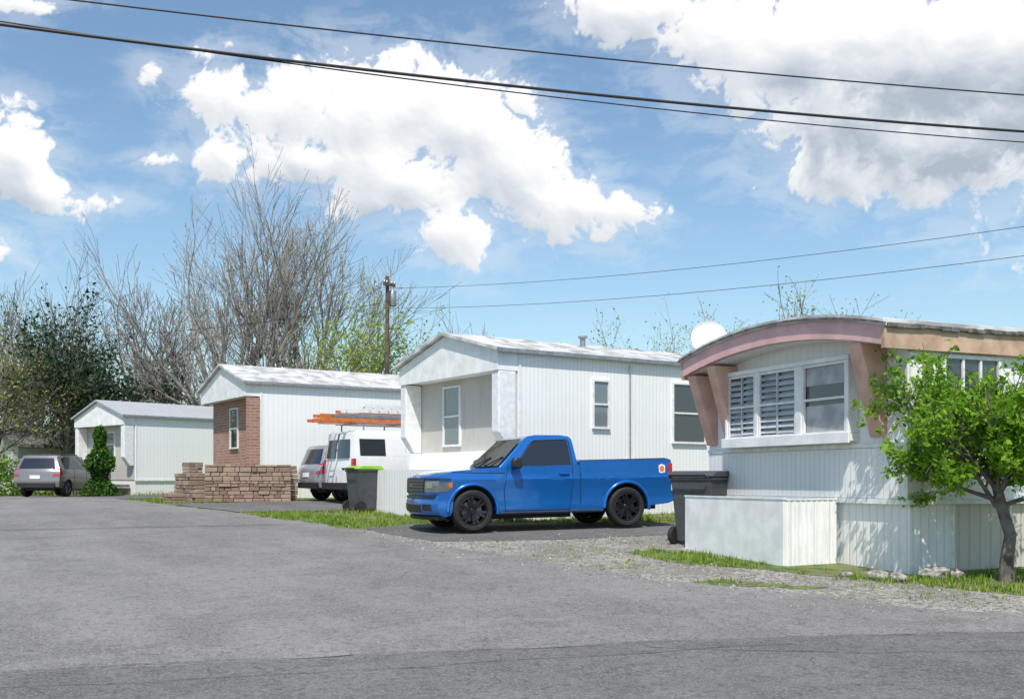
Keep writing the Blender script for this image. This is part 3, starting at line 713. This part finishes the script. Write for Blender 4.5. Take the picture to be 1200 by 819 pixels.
P.sidepanel('fender_decal',[(-4.05,1.10),(-4.10,1.08),(-4.19,1.10),(-4.20,1.24),(-4.12,1.27),(-4.05,1.24)],'whitetrim',off=.003)
P.sidepanel('fender_decal_centre',[(-4.07,1.12),(-4.12,1.10),(-4.17,1.13),(-4.17,1.21),(-4.12,1.24),(-4.07,1.21)],'orange',off=.005)
P.sidepanel('wing_badge',[(-.50,1.06),(-.60,1.06),(-.60,1.09),(-.50,1.09)],'chrome',off=.004)

def hwV(x,z): return float(np.interp(z,[.3,.6,1.0,1.3,2.0,2.15],[.95,.99,1.0,.98,.87,.80]))
u2=Vector((-.55,.835)); v2=Vector((.835,.55))
c=Vector((-4.50,28.6))+u2*1.0
V=Car('white_work_van',(c.x,c.y,G(c.x,c.y)+.015),A2,0,hwV,(4.6,5.65,.25),(.25,0.0,.07))
ar=lambda cx,rr=.42,cz=.37:[(cx-rr*math.cos(R(a)),cz+rr*math.sin(R(a))) for a in range(0,181,15)]
top=[(5.35,.35),(5.6,.42),(5.66,.62),(5.6,.95),(5.45,1.10),(4.85,1.22),(4.65,1.30),(3.95,1.98),(3.75,2.06),(3.3,2.10),(.25,2.08),(.10,2.02),(.03,1.3),(.0,.95),(.0,.55),(.05,.42)]
bot=[(.76,.36)]+ar(1.2)+[(1.64,.34),(4.26,.34)]+ar(4.7)+[(5.14,.35)]
V.solid('body',top+bot,'carwhite',bevel=.03)
for s in (1,-1):
    V.solid('rear_door_window',[(-.012,1.30),(.2,1.30),(.2,1.83),(.06,1.83)],'glass',*((.10,.80) if s>0 else (-.80,-.10)))
    V.solid('tail_lamp',[(-.015,.98),(.13,.98),(.13,1.28),(.01,1.28)],'red',*((.90,1.0) if s>0 else (-1.0,-.90)),hw=lambda x,z:hwV(x,z)+.008)
V.solid('rear_bumper',[(-.12,.42),(.1,.42),(.1,.60),(-.12,.60)],'dark',-.95,.95)
V.solid('door_gap',[(-.010,.62),(.2,.62),(.2,2.0),(.068,2.0)],'dark',-.012,.012)
V.solid('number_plate',[(-.02,.80),(.1,.80),(.1,.93),(-.012,.93)],'whitetrim',.2,.5)
V.sidepanel('front_side_window',[(3.25,1.33),(3.25,1.86),(3.75,1.86),(4.35,1.36)],'glass'); V.sidepanel('rear_side_window',[(.3,1.36),(.3,1.84),(1.1,1.84),(1.1,1.36)],'glass')
V.sidepanel('mid_side_window',[(1.3,1.36),(1.3,1.84),(3.05,1.84),(3.05,1.36)],'carwhite',off=.004)
V.seam('seams',[[(3.2,.45),(3.2,1.95)],[(1.75,.45),(1.75,1.95)],[(4.3,.5),(4.3,1.3)]],.007,'steel')
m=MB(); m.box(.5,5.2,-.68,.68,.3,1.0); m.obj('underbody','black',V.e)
for nm,x in (('front',4.7),('rear',1.2)):
    for sd in (1,-1): V.wheel(nm+str(sd),x,sd*.86,.37,sd,rim='disc',w=.22)
m=MB()
for x in (.5,1.9,3.3):
    m.tube([(x,-.78,2.02),(x,-.74,2.3),(x,.74,2.3),(x,.78,2.02)],.025,8)
for y in (-.74,.74): m.tube([(.3,y,2.3),(3.6,y,2.3)],.02,8)
m.obj('roof_rack','steel',V.e)
def ladder(nm,x0,x1,y0,y1,z,mat,dz=.0):
    m=MB()
    for y in (y0,y1): m.box(x0,x1,y-.02,y+.02,z,z+.09)
    m.obj(nm+'_rails',mat,V.e); m=MB(); x=x0+.15
    while x<x1: m.tube([(x,y0,z+.045),(x,y1,z+.045)],.016,6); x+=.3
    m.obj(nm+'_rungs','steel',V.e)
ladder('ladder_a',-.75,3.9,-.62,-.22,2.33,'orange'); ladder('ladder_b',-.25,3.6,-.6,-.24,2.45,'steel'); ladder('ladder_c',-.7,3.4,.05,.45,2.33,'orange'); ladder('ladder_d',0.1,4.3,-.5,-.1,2.60,'whitetrim'); ladder('ladder_e',-.5,3.8,.0,.5,2.48,'orange'); ladder('ladder_f',.6,4.5,-.66,-.2,2.74,'whitetrim'); ladder('ladder_g',.2,4.0,.1,.5,2.62,'orange')
m=MB(); m.tube([(-.3,.6,2.36),(3.8,.6,2.36)],.06,10); m.obj('pipe_carrier','white',V.e)

def wagon(name,loc,rz,paint,hgt=1.7,Ln=4.7,ry=0):
    s=hgt/1.7
    def hwS(x,z): return float(np.interp(z,[.3,.6,.95,1.05,1.55*s,1.75*s],[.86,.92,.93,.90,.70,.62]))
    C=Car(name,loc,rz,ry,hwS,(Ln-.9,Ln,.3),(.5,0.0,.12)); 
    fx=Ln-.9; rx=.85
    top=[(Ln-.1,.33),(Ln,.45),(Ln,.65),(Ln-.12,.85),(Ln-.9,1.02),(Ln-1.15,1.06),(Ln-1.95,1.55*s),(Ln-2.2,1.64*s),(2.0,1.7*s),(.75,1.68*s),(.35,1.62*s),(.12,1.15),(.03,1.0),(.0,.6),(.05,.4)]
    bot=[(rx-.42,.34)]+[(rx-.37*math.cos(R(a)),.33+.37*math.sin(R(a))) for a in range(0,181,15)]+[(rx+.42,.3),(fx-.42,.3)]+[(fx-.37*math.cos(R(a)),.33+.37*math.sin(R(a))) for a in range(0,181,15)]
    C.solid('body',top+bot,paint,bevel=.03)
    C.sidepanel('side_windows',[(.62,1.1),(.58,1.5*s),(.9,1.58*s),(2.0,1.6*s),(Ln-2.2,1.55*s),(Ln-1.4,1.1)],'glass')
    C.seam('pillars',[[(1.3,1.08),(1.35,1.6*s)],[(2.3,1.08),(2.3,1.6*s)]],.03,paint,off=.0)
    C.seam('door_seams',[[(1.3,.42),(1.3,1.08)],[(2.3,.38),(2.3,1.08)],[(3.35,.42),(3.35,1.05)]],.007,'dark')
    C.solid('rear_window',[(.085,1.12),(.4,1.12),(.5,1.52*s),(.262,1.52*s)],'glass',-.84,.84)
    for q in (1,-1): C.solid('tail_lamp',[(.0,.82),(.3,.86),(.34,1.12),(.09,1.12)],'red',*((.72,1.0) if q>0 else (-1.0,-.72)),hw=lambda x,z:hwS(x,z)+.01)
    C.solid('bumper_trim',[(-.02,.38),(.2,.38),(.2,.55),(-.02,.55)],'dark',-.85,.85)
    C.solid('number_plate',[(-.015,.72),(.1,.72),(.1,.85),(-.005,.85)],'whitetrim',-.22,.22)
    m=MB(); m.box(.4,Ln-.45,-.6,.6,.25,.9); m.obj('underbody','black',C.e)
    for nm,x in (('front',fx),('rear',rx)):
        for sd in (1,-1): C.wheel(nm+str(sd),x,sd*.80,.33,sd,rim='disc',w=.2)
    C.seam('roof_rails',[[(.7,1.66*s),(Ln-2.4,1.66*s)]],.02,'dark',off=.0)
    return C
c=Vector((-5.75,30.3))+u2*.95
wagon('silver_minivan',(c.x,c.y,G(c.x,c.y)+.015),A2,'silver',1.75,4.9)
wagon('gray_suv',(-18.5,39.7,G(-18.5,40.5)+.015),R(86),'graycar',1.70,4.3)

# ------------------------------------------------------------------ utility poles & wires
def upole(x,y,h,rz,tr=False,aw=1.1,pr=1):
    e=empty('utility_pole',(x,y,G(x,y)),rz)
    m=MB(); m.tube([(0,0,-.3),(0,0,h*.5),(0,0,h)],[.16*pr,.14*pr,.11*pr],12); m.obj('post','pole',e,smooth=True)
    m=MB(); m.box(-aw,aw,-.17,-.09,h-.45,h-.33)
    m.obj('crossarm','pole',e)
    m=MB()
    for q in (-1,-.5,.5,1): m.lathe([(.0,.12),(.04,.11),(.06,.05),(.04,0)],(q*aw*.9,-.13,h-.33),'z',10)
    m.obj('insulators','steel',e,smooth=True)
    if tr: m=MB(); m.lathe([(0,.7),(.15,.7),(.18,.65),(.18,.05),(.15,0),(0,0)],(.32,0,h-1.3),'z',16); m.obj('transformer','steel',e,smooth=True)
upole(-16.2,13.7,9.9,1.3); upole(16.1,22.1,9.5,1.3); upole(-5.6,46,9.7,.9,True,.35,.75)
def wire(a,b,sag,r):
    a=Vector(a);b=Vector(b); m=MB(); pts=[]
    for i in range(49):
        t=i/48; p=a.lerp(b,t); p.z-=sag*4*t*(1-t); pts.append(p)
    m.tube(pts,r,8); m.obj('power_line','wire',smooth=True)
wire((-16.1,13.56,8.95),(16,22,8.75),.445,.027)
wire((-16.1,13.61,9.24),(16,22,8.52),.57,.012)
wire((-16.1,13.56,9.28),(16,22,9.5),.35,.015)
wire((-5.55,45.9,10.1),(16,22,7.75),.45,.008); wire((-5.55,45.9,9.2),(16,22,7.05),.45,.008)
wire((-5.55,45.9,9.5),(-30,60,10),.6,.012)

# ------------------------------------------------------------------ trees
def grow(mb,p,d,L,r,lv,P,rg,tips):
    n=P.get('seg',4) if lv>1 else 2
    pts=[p.copy()]; rad=[r]; q=p.copy(); dd=d.copy()
    for i in range(n):
        dd=(dd+Vector((rg.gauss(0,1),rg.gauss(0,1),rg.gauss(0,1)))*P['wob']+Vector((0,0,P['up']))).normalized()
        q=q+dd*L/n; pts.append(q.copy()); rad.append(max(P['rmin'],r*(1-.5*(i+1)/n)))
    mb.tube(pts,rad,8 if lv>=P['lv']-1 else (5 if lv>1 else 3),cap=False)
    if lv<=P.get('leaflv',0)+0: 
        for i in range(1,len(pts)): tips.append((pts[i],dd))
    if lv==0: return
    c=P['ch'][lv]; ls=P['ls'][lv] if isinstance(P['ls'],dict) else P['ls']
    for j in range(c):
        f=1 if j==0 else rg.uniform(P['f0'],1)
        k=min(n-1,int(f*n)); fr=f*n-k; pp=pts[k].lerp(pts[k+1],min(1,fr)); ax=(pts[k+1]-pts[k]).normalized()
        an=R(rg.uniform(*P['ang'])) if j else R(rg.uniform(5,18))
        o=ax.orthogonal().normalized(); o.rotate(Matrix.Rotation(rg.random()*6.283,3,ax))
        nd=(ax*math.cos(an)+o*math.sin(an)).normalized()
        grow(mb,pp,nd,L*rg.uniform(*ls)*(1.1 if j==0 else 1),max(P['rmin'],rad[k]*(.75 if j==0 else .55)),lv-1,P,rg,tips)
def tree(name,x,y,P,seed,H,trunkR,lean=(0,0),bark='barkfar',leaf=None,lsize=.1,nleaf=1,lspread=.15,tl=3.0,W=None):
    """H finished height, W finished crown half-width (90th percentile)"""
    rg=random.Random(seed); mb=MB(); tips=[]
    e=empty(name,(x,y,G(x,y)))
    d=Vector((lean[0],lean[1],1)).normalized()
    grow(mb,Vector((0,0,0)),d,tl,trunkR,P['lv'],P,rg,tips)
    zs=sorted(v[2] for v in mb.v); sc=H/zs[int(len(zs)*.997)]
    xs_=sorted(v[0] for v in mb.v); cx=(xs_[int(len(xs_)*.05)]+xs_[int(len(xs_)*.95)])/2; hwid=(xs_[int(len(xs_)*.95)]-xs_[int(len(xs_)*.05)])/2*sc
    wd=(W/hwid) if W else 1.0
    def T_(v):
        f=min(1,max(0,v[2])/ (zs[-1]*.4)); return ((v[0]-cx*f)*sc*wd,v[1]*sc*wd,v[2]*sc-.15)
    mb.v=[T_(v) for v in mb.v]
    mb.obj('branches',bark,e,smooth=True)
    if leaf:
        lb=MB()
        for (p,dd) in tips:
            p=Vector(T_(p))
            k=nleaf if nleaf>=1 else (1 if rg.random()<nleaf else 0)
            for _ in range(int(k)):
                lb.leaf(p+Vector((rg.gauss(0,lspread),rg.gauss(0,lspread),rg.gauss(0,lspread))),lsize,rg)
        lb.obj('leaves',leaf,e)
    return e
M['bud']=leafmat('spring_buds',(.30,.32,.11),(.50,.50,.20),.4)
M['fresh']=leafmat('fresh_leaves',(.25,.37,.05),(.48,.58,.11),.5)
M['yellowgreen']=leafmat('yellow_leaves',(.30,.32,.07),(.48,.50,.13),.45)
M['green']=leafmat('green_leaves',(.12,.27,.02),(.32,.52,.06),.5)
M['ever']=leafmat('evergreen',(.022,.046,.024),(.065,.11,.05),.2)
M['cypress']=leafmat('cypress',(.03,.08,.015),(.08,.17,.03),.2)
M['bush']=leafmat('bush',(.10,.19,.03),(.25,.38,.07),.35)
big=dict(lv=5,ch={5:8,4:5,3:4,2:4,1:3},wob=.07,up=.05,ang=(12,36),ls={5:(1.2,1.7),4:(.45,.65),3:(.5,.75),2:(.5,.8),1:(.5,.8)},f0=.35,rmin=.009,seg=5,leaflv=0)
tree('bare_maple_tree',-14.9,54,big,11,17.0,.36,(.0,0),bark='barklight',leaf='bud',lsize=.10,nleaf=.6,lspread=.1,W=4.0)
tree('bare_maple_tree',-10.9,55,big,29,15.8,.34,(.0,0),bark='barklight',leaf='bud',lsize=.10,nleaf=.6,lspread=.1,W=3.8)
mid=dict(lv=4,ch={4:6,3:5,2:4,1:4},wob=.09,up=.05,ang=(18,45),ls=(.55,.8),f0=.3,rmin=.009,seg=4,leaflv=0)
leafy=dict(lv=4,ch={4:8,3:6,2:5,1:5},wob=.09,up=.04,ang=(20,52),ls={4:(.7,1.0),3:(.5,.75),2:(.5,.75),1:(.5,.8)},f0=.2,rmin=.008,seg=4,leaflv=1)
tree('bare_tree',-25.5,58,mid,3,13.8,.2,(-.03,0),W=2.4); tree('bare_tree',-22.3,62,mid,4,14.6,.2,(0,0),W=2.6); tree('bare_tree',-19.9,57,mid,5,11,.18,(.0,0),leaf='bud',nleaf=.5,W=2.2)
tree('bare_tree',-18.4,60,mid,6,9.5,.18,(0,0),leaf='bud',nleaf=.5,W=2.2); tree('bare_tree',-31,64,mid,9,14,.22,W=2.8); tree('bare_tree',-28.3,60,mid,19,12,.2,W=2.4)
tree('yellow_green_tree',-25.4,50,leafy,7,9.4,.16,(0,0),leaf='yellowgreen',lsize=.16,nleaf=1,lspread=.2,W=2.2)
tree('yellow_green_tree',-30.5,58,leafy,17,11.5,.2,(0,0),leaf='fresh',lsize=.18,nleaf=1,lspread=.25,W=3)
tree('cedar_tree',-23.4,54,leafy,31,10.6,.2,(0,0),leaf='ever',lsize=.24,nleaf=2,lspread=.25,W=1.9)
tree('cedar_tree',-20.9,56,leafy,33,8.4,.2,(0,0),leaf='ever',lsize=.24,nleaf=1,lspread=.25,W=1.7)
tree('fresh_green_tree',-6.9,48,leafy,8,9.6,.14,(0,0),leaf='fresh',lsize=.17,nleaf=2,lspread=.22,W=2.0)
tree('bare_tree',-3.0,55,mid,12,9.8,.12,leaf=None,W=1.4)
tree('budding_tree',6.9,62,leafy,13,9.9,.14,leaf='yellowgreen',lsize=.16,nleaf=2,lspread=.22,W=2.4)
tree('budding_tree',18.9,62,leafy,14,12.2,.18,leaf='fresh',lsize=.17,nleaf=2,lspread=.22,W=3.0)
tree('budding_tree',14.8,64,leafy,15,10.9,.18,leaf='yellowgreen',lsize=.16,nleaf=2,lspread=.22,W=2.4)
tree('budding_tree',10.4,66,leafy,18,10.2,.18,leaf='bud',lsize=.14,nleaf=2,lspread=.2,W=2.0)
def conifer(name,x,y,h,rb,n,mat,size,z0=.6,seed=1,power=1.0,shell=.55):
    rg=random.Random(seed); e=empty(name,(x,y,G(x,y)))
    m=MB(); m.tube([(0,0,-.1),(0,0,h*.95)],[rb*.08,.02],8); m.obj('trunk','bark',e)
    lb=MB(); bn=MB()
    for i in range(n):
        t=rg.random()**1.25; zz=z0+(h-z0)*t
        rr=rb*(1-t)**power*(.75+.35*math.sin(zz*5+rg.random()))+.05
        a=rg.random()*6.28; rr*=(.85+.25*noise.noise(Vector((math.cos(a)*2,math.sin(a)*2,zz*.9+seed))))
        q=rr*(shell+(1-shell)*rg.random())
        if i%40==0: bn.tube([(0,0,zz),(math.cos(a)*rr,math.sin(a)*rr,zz-.1*rr)],[.03,.01],4)
        lb.leaf((math.cos(a)*q,math.sin(a)*q,zz-.15*q+rg.gauss(0,.05)),size,rg)
    bn.obj('boughs','bark',e); lb.obj('needles',mat,e)
conifer('arborvitae',-16.5,41.0,2.75,.82,4500,'cypress',.16,.1,4,.5,.7)
def bush(name,x,y,rx,h,n,seed):
    rg=random.Random(seed); e=empty(name,(x,y,G(x,y))); lb=MB(); st=MB()
    for i in range(14):
        a=rg.random()*6.28; st.tube([(0,0,0),(math.cos(a)*rx*.6,math.sin(a)*rx*.6,h*.7)],[.03,.01],4)
    for i in range(n):
        a=rg.random()*6.28; b=math.acos(rg.random()); 
        f=(.6+.4*rg.random())*(1+.35*noise.noise(Vector((math.cos(a)*2+seed,math.sin(a)*2,b*2))))
        lb.leaf((math.cos(a)*math.sin(b)*rx*f,math.sin(a)*math.sin(b)*rx*f,math.cos(b)*h*f),.16,rg)
    st.obj('stems','bark',e); lb.obj('leaves','bush',e)
bush('bush',-23.0,44.5,1.8,2.2,3500,1); bush('bush',-26.5,47,2.2,2.6,3500,2); bush('bush',-21.5,47.5,1.6,1.7,2200,3)
rg=random.Random(77); db=MB(); dl=MB()
for i in range(95):
    X=-75+i*1.7+rg.uniform(-1,1); Y=rg.uniform(74,98)
    h=rg.uniform(5,8) if X>-18 else rg.uniform(7,11)
    g=G(X,Y); db.tube([(X,Y,g),(X+rg.gauss(0,.3),Y,g+h)],[.14,.03],5)
    for k in range(26):
        a=rg.random()*6.28; z0=g+h*rg.uniform(.15,.9); l=rg.uniform(.8,2.2)
        e=(X+math.cos(a)*l,Y+math.sin(a)*l,z0+l*rg.uniform(.5,1.2)); db.tube([(X,Y,z0),e],[.05,.02],3,cap=False)
    for k in range(240):
        a=rg.random()*6.28; q=rg.random()**.5*2.1; zz=g+h*rg.uniform(.05,1)
        dl.leaf((X+math.cos(a)*q,Y+math.sin(a)*q,zz),.34,rg)
M['farleaf']=leafmat('distant_foliage',(.08,.10,.04),(.26,.27,.11),.3)
de=empty('distant_trees',(0,0,0)); db.obj('trunks','barkfar',de); dl.obj('foliage','farleaf',de)
# foreground leafy tree
rg=random.Random(42); e=empty('young_leafy_tree',(6.35,13.15,G(6.35,13.15)))
tb=MB(); tips=[]
tb.tube([(0,0,-.1),(-.0,0,.25),(.05,0,.6),(-.06,.0,.95),(-.12,.02,1.25)],[.11,.085,.075,.07,.06],10)
Pn=dict(lv=3,ch={3:5,2:5,1:4},wob=.12,up=.08,ang=(20,55),ls=(.5,.8),f0=.25,rmin=.005,seg=4,leaflv=1)
for i,(dx,dy,dz,l) in enumerate(((-.75,-.2,.65,.66),(-.35,.3,1,.80),(.5,-.1,.75,.78),(.1,-.4,.9,.72),(.65,.35,.5,.70),(-.95,.2,.30,.58),(-.3,-.6,.5,.55),(.3,.2,1.0,.78),(-.42,0,1,.96),(.8,-.2,.35,.6))):
    grow(tb,Vector((-.12,.02,1.2-.03*i)),Vector((dx,dy,dz)).normalized(),l,.035,3,Pn,rg,tips)
tb.obj('trunk','bark',e,smooth=True)
lb=MB()
for (p,d) in tips:
    if p.z<1.0 or p.z>3.35: continue
    if noise.noise(p*2.2+Vector((5,1,2)))<-.28: continue
    for _ in range(10): lb.leaf(p+Vector((rg.gauss(0,.045),rg.gauss(0,.045),rg.gauss(0,.045))),.08,rg,.6)
lb.obj('leaves','green',e)

# ------------------------------------------------------------------ sky: glowing cloud layer, light and shade painted in, on a far shell (directions are world azimuth / elevation)
def perlin(x,y,seed):
    rs=np.random.RandomState(seed); perm=rs.permutation(256); an=rs.rand(256)*2*np.pi; gx=np.cos(an); gy=np.sin(an)
    xi=np.floor(x).astype(np.int64); yi=np.floor(y).astype(np.int64); xf=x-xi; yf=y-yi
    def g(ix,iy,dx,dy):
        h=perm[(perm[ix&255]+iy)&255]; return gx[h]*dx+gy[h]*dy
    u=xf**3*(xf*(xf*6-15)+10); v=yf**3*(yf*(yf*6-15)+10)
    a=g(xi,yi,xf,yf); b=g(xi+1,yi,xf-1,yf); c=g(xi,yi+1,xf,yf-1); d=g(xi+1,yi+1,xf-1,yf-1)
    return (a*(1-u)+b*u)*(1-v)+(c*(1-u)+d*u)*v
def fbm(x,y,o,seed,gain=.5,bil=False):
    s=0;a=1;f=1
    for i in range(o):
        p=perlin(x*f+i*17.3,y*f+i*9.1,seed+i); s=s+a*((np.abs(p)*2-.5) if bil else p*1.4); a*=gain; f*=2.03
    return s
def sm01(a,b,x):
    t=np.clip((x-a)/(b-a),0,1); return t*t*(3-2*t)
daz=.062; AZ=np.radians(np.arange(-55,55,daz)); EL=np.radians(np.arange(1,33,daz))
A,E=np.meshgrid(AZ,EL)
PX=600+1200*np.tan(A)
PY=560-1200*np.tan(E)/np.cos(A)
nx_=A/np.radians(3.2); ny_=E/np.radians(3.0)
wx=fbm(nx_*.8,ny_*.8,5,50)*.35; wy=fbm(nx_*.8+40,ny_*.8,5,60)*.35
ell=[(262,115,70,42,15,1),(330,135,90,55,0,1),(430,130,125,72,5,1.1),(545,145,88,70,30,1.1),(600,195,85,62,30,1.1),(665,240,85,42,15,1.05),(712,248,62,26,10,1),(530,270,60,42,35,1),(350,190,110,38,5,.9),(450,210,120,50,10,1.0),
     (262,190,80,45,0,.6),(190,187,55,18,0,.62),(178,85,42,34,40,.5),(245,62,60,26,-20,.5),(12,180,55,50,35,1.1),(45,228,60,30,15,.95),(120,238,75,30,0,.45),
     (745,8,90,36,-5,1.1),(850,50,110,55,20,1.1),(930,60,130,80,0,1.1),(1080,80,170,95,0,1.25),(1090,180,165,52,-4,1.2),(970,140,90,60,35,1.1),(1230,80,180,150,0,1.2),(20,5,90,24,0,.65),(640,-70,120,40,0,.9),
     (-300,150,250,80,0,1),(1650,220,260,90,0,1.1),(-30,290,100,36,0,.6)]
f=np.full(A.shape,-3.0)
for (cx,cy,rx,ry_,rt,wt) in ell:
    c_,s_=math.cos(R(rt)),math.sin(R(rt)); dx=PX-cx; dy=PY-cy
    u=(dx*c_+dy*s_)/(rx*1.08); v=(-dx*s_+dy*c_)/(ry_*1.08)
    q=(wt-np.sqrt(u*u+v*v)); h=np.clip(.25-np.abs(f-q),0,None)/.25; f=np.maximum(f,q)+h*h*.25*.25
bil=fbm(nx_*.9+wx,ny_*.9+wy,8,3,.60,True)
fb=fbm(nx_*2.2+wx,ny_*2.2+wy,7,21,.66)
D=f*1.75+bil*.70+fb*.36+.08
alpha=sm01(-.04,.50,D)
wisp=sm01(-.9,.4,f*1.3+fbm(nx_*1.2+wx*2,ny_*2.6+wy,7,90,.62)*.8)*.28
alpha=np.clip(np.maximum(alpha,wisp*sm01(-1.0,.1,f)),0,1)
H=np.clip(D,0,2.4)**.75
def blur(a,n):
    k_=np.exp(-.5*(np.arange(-2*n,2*n+1)/n)**2); k_/=k_.sum()
    a=np.apply_along_axis(lambda r_:np.convolve(r_,k_,'same'),0,a); return np.apply_along_axis(lambda r_:np.convolve(r_,k_,'same'),1,a)
Hs=blur(H,1); gy,gx=np.gradient(Hs)
Hm=blur(H,6); gyM,gxM=np.gradient(Hm)
HL=blur(H,16); gyL,gxL=np.gradient(HL)
relief=np.clip(-(gy*.8+gx*.35)*5,-1,1); reliefM=np.clip(-(gyM*.9+gxM*.3)*16,-1,1); reliefL=np.clip(-(gyL*.9+gxL*.1)*34,-1,1)
above=np.zeros_like(H)
for sft in (8,16,26,38,52):
    z_=np.zeros_like(H); z_[:-sft]=H[sft:]; above+=z_/5
thick=sm01(.5,1.9,blur(above,4))
right=sm01(820,1010,PX)*sm01(10,110,PY)*(1-sm01(185,240,PY+30*fb))
mott=fbm(nx_*.7+9,ny_*1.1+3,6,140,.6)
sh=.99+.09*relief+.13*reliefM+.10*reliefL-.18*thick-right*(.15+.16*sm01(-.4,.5,mott))*sm01(.3,1.2,D)+.04*mott  # painted cloud lighting: upper-right slopes brightened, parts below thick cloud darkened
sh=np.clip(sh,.55,1.06)
tt=np.clip((1-sh)/.45,0,1)
col=np.stack([sh*(1-.20*tt),sh*(1-.08*tt),np.minimum(sh*(1+.08*tt),1.06),alpha],-1)
Rr=2300.
X=Rr*np.cos(E)*np.sin(A); Y=Rr*np.cos(E)*np.cos(A); Z=Rr*np.sin(E)
ny2,nx2=A.shape
idx=np.arange(ny2*nx2).reshape(ny2,nx2)
quads=np.stack([idx[:-1,:-1],idx[:-1,1:],idx[1:,1:],idx[1:,:-1]],-1).reshape(-1,4)
af=alpha.reshape(-1); keep=af[quads].max(1)>.003; quads=quads[keep]
used=np.unique(quads); remap=-np.ones(ny2*nx2,dtype=np.int64); remap[used]=np.arange(len(used)); quads=remap[quads]
co_=np.stack([X,Y,Z],-1).reshape(-1,3)[used].astype(np.float32); cc=col.reshape(-1,4)[used].astype(np.float32)
me=bpy.data.meshes.new('sky_clouds'); me.vertices.add(len(used)); me.vertices.foreach_set('co',co_.ravel())
me.loops.add(len(quads)*4); me.loops.foreach_set('vertex_index',quads.ravel().astype(np.int32))
me.polygons.add(len(quads)); me.polygons.foreach_set('loop_start',np.arange(0,len(quads)*4,4,dtype=np.int32))
at=me.attributes.new('cloud','FLOAT_COLOR','POINT'); at.data.foreach_set('color',cc.ravel())
me.update(calc_edges=True)
cm=bpy.data.materials.new('cloud_glow'); cm.use_nodes=True; t=NT(cm.node_tree)  # emissive material, shows the painted cloud colours without sunlight
for n_ in list(t.n): t.n.remove(n_)
atn=t.add('ShaderNodeAttribute'); atn.attribute_name='cloud'
em=t.add('ShaderNodeEmission'); tp=t.add('ShaderNodeBsdfTransparent'); mx=t.add('ShaderNodeMixShader'); ou=t.add('ShaderNodeOutputMaterial')
t.link(atn.outputs['Color'],em.inputs[0]); t.link(atn.outputs['Alpha'],mx.inputs[0]); t.link(tp.outputs[0],mx.inputs[1]); t.link(em.outputs[0],mx.inputs[2]); t.link(mx.outputs[0],ou.inputs[0])
try: cm.cycles.emission_sampling='NONE'
except Exception as ex: print(ex)
me.materials.append(cm)
ob=bpy.data.objects.new('sky_clouds',me); scene.collection.objects.link(ob)

# ------------------------------------------------------------------ light, sky
sd=Vector((-.05,-.55,.83)).normalized()
el=math.asin(sd.z); rot=math.atan2(sd.x,sd.y)
sl=bpy.data.lights.new('sun','SUN'); sl.energy=4.8; sl.angle=R(.53); sl.color=(1,.95,.88)
so=bpy.data.objects.new('sun',sl); scene.collection.objects.link(so); so.rotation_euler=sd.to_track_quat('Z','Y').to_euler(); so.location=(0,0,30)
w=bpy.data.worlds.new('World'); scene.world=w; w.use_nodes=True; t=NT(w.node_tree)
bg=w.node_tree.nodes['Background']
sky=t.add('ShaderNodeTexSky'); sky.sky_type='NISHITA'; sky.sun_disc=False; sky.sun_elevation=el; sky.sun_rotation=rot; sky.air_density=1.1; sky.dust_density=.9; sky.ozone_density=1.6
t.link(t.mix(1,sky.outputs[0],(1.02,1.13,1.14),'MULTIPLY'),bg.inputs[0]); bg.inputs[1].default_value=.135

cam=bpy.data.cameras.new('camera'); co=bpy.data.objects.new('camera',cam); scene.collection.objects.link(co)
cam.sensor_width=36; cam.lens=36; cam.shift_y=.1254; cam.clip_end=6000; co.location=(0,0,1.6); co.rotation_euler=(R(90),0,0)
scene.camera=co
scene.view_settings.view_transform='Standard'; scene.view_settings.look='None'; scene.view_settings.exposure=0
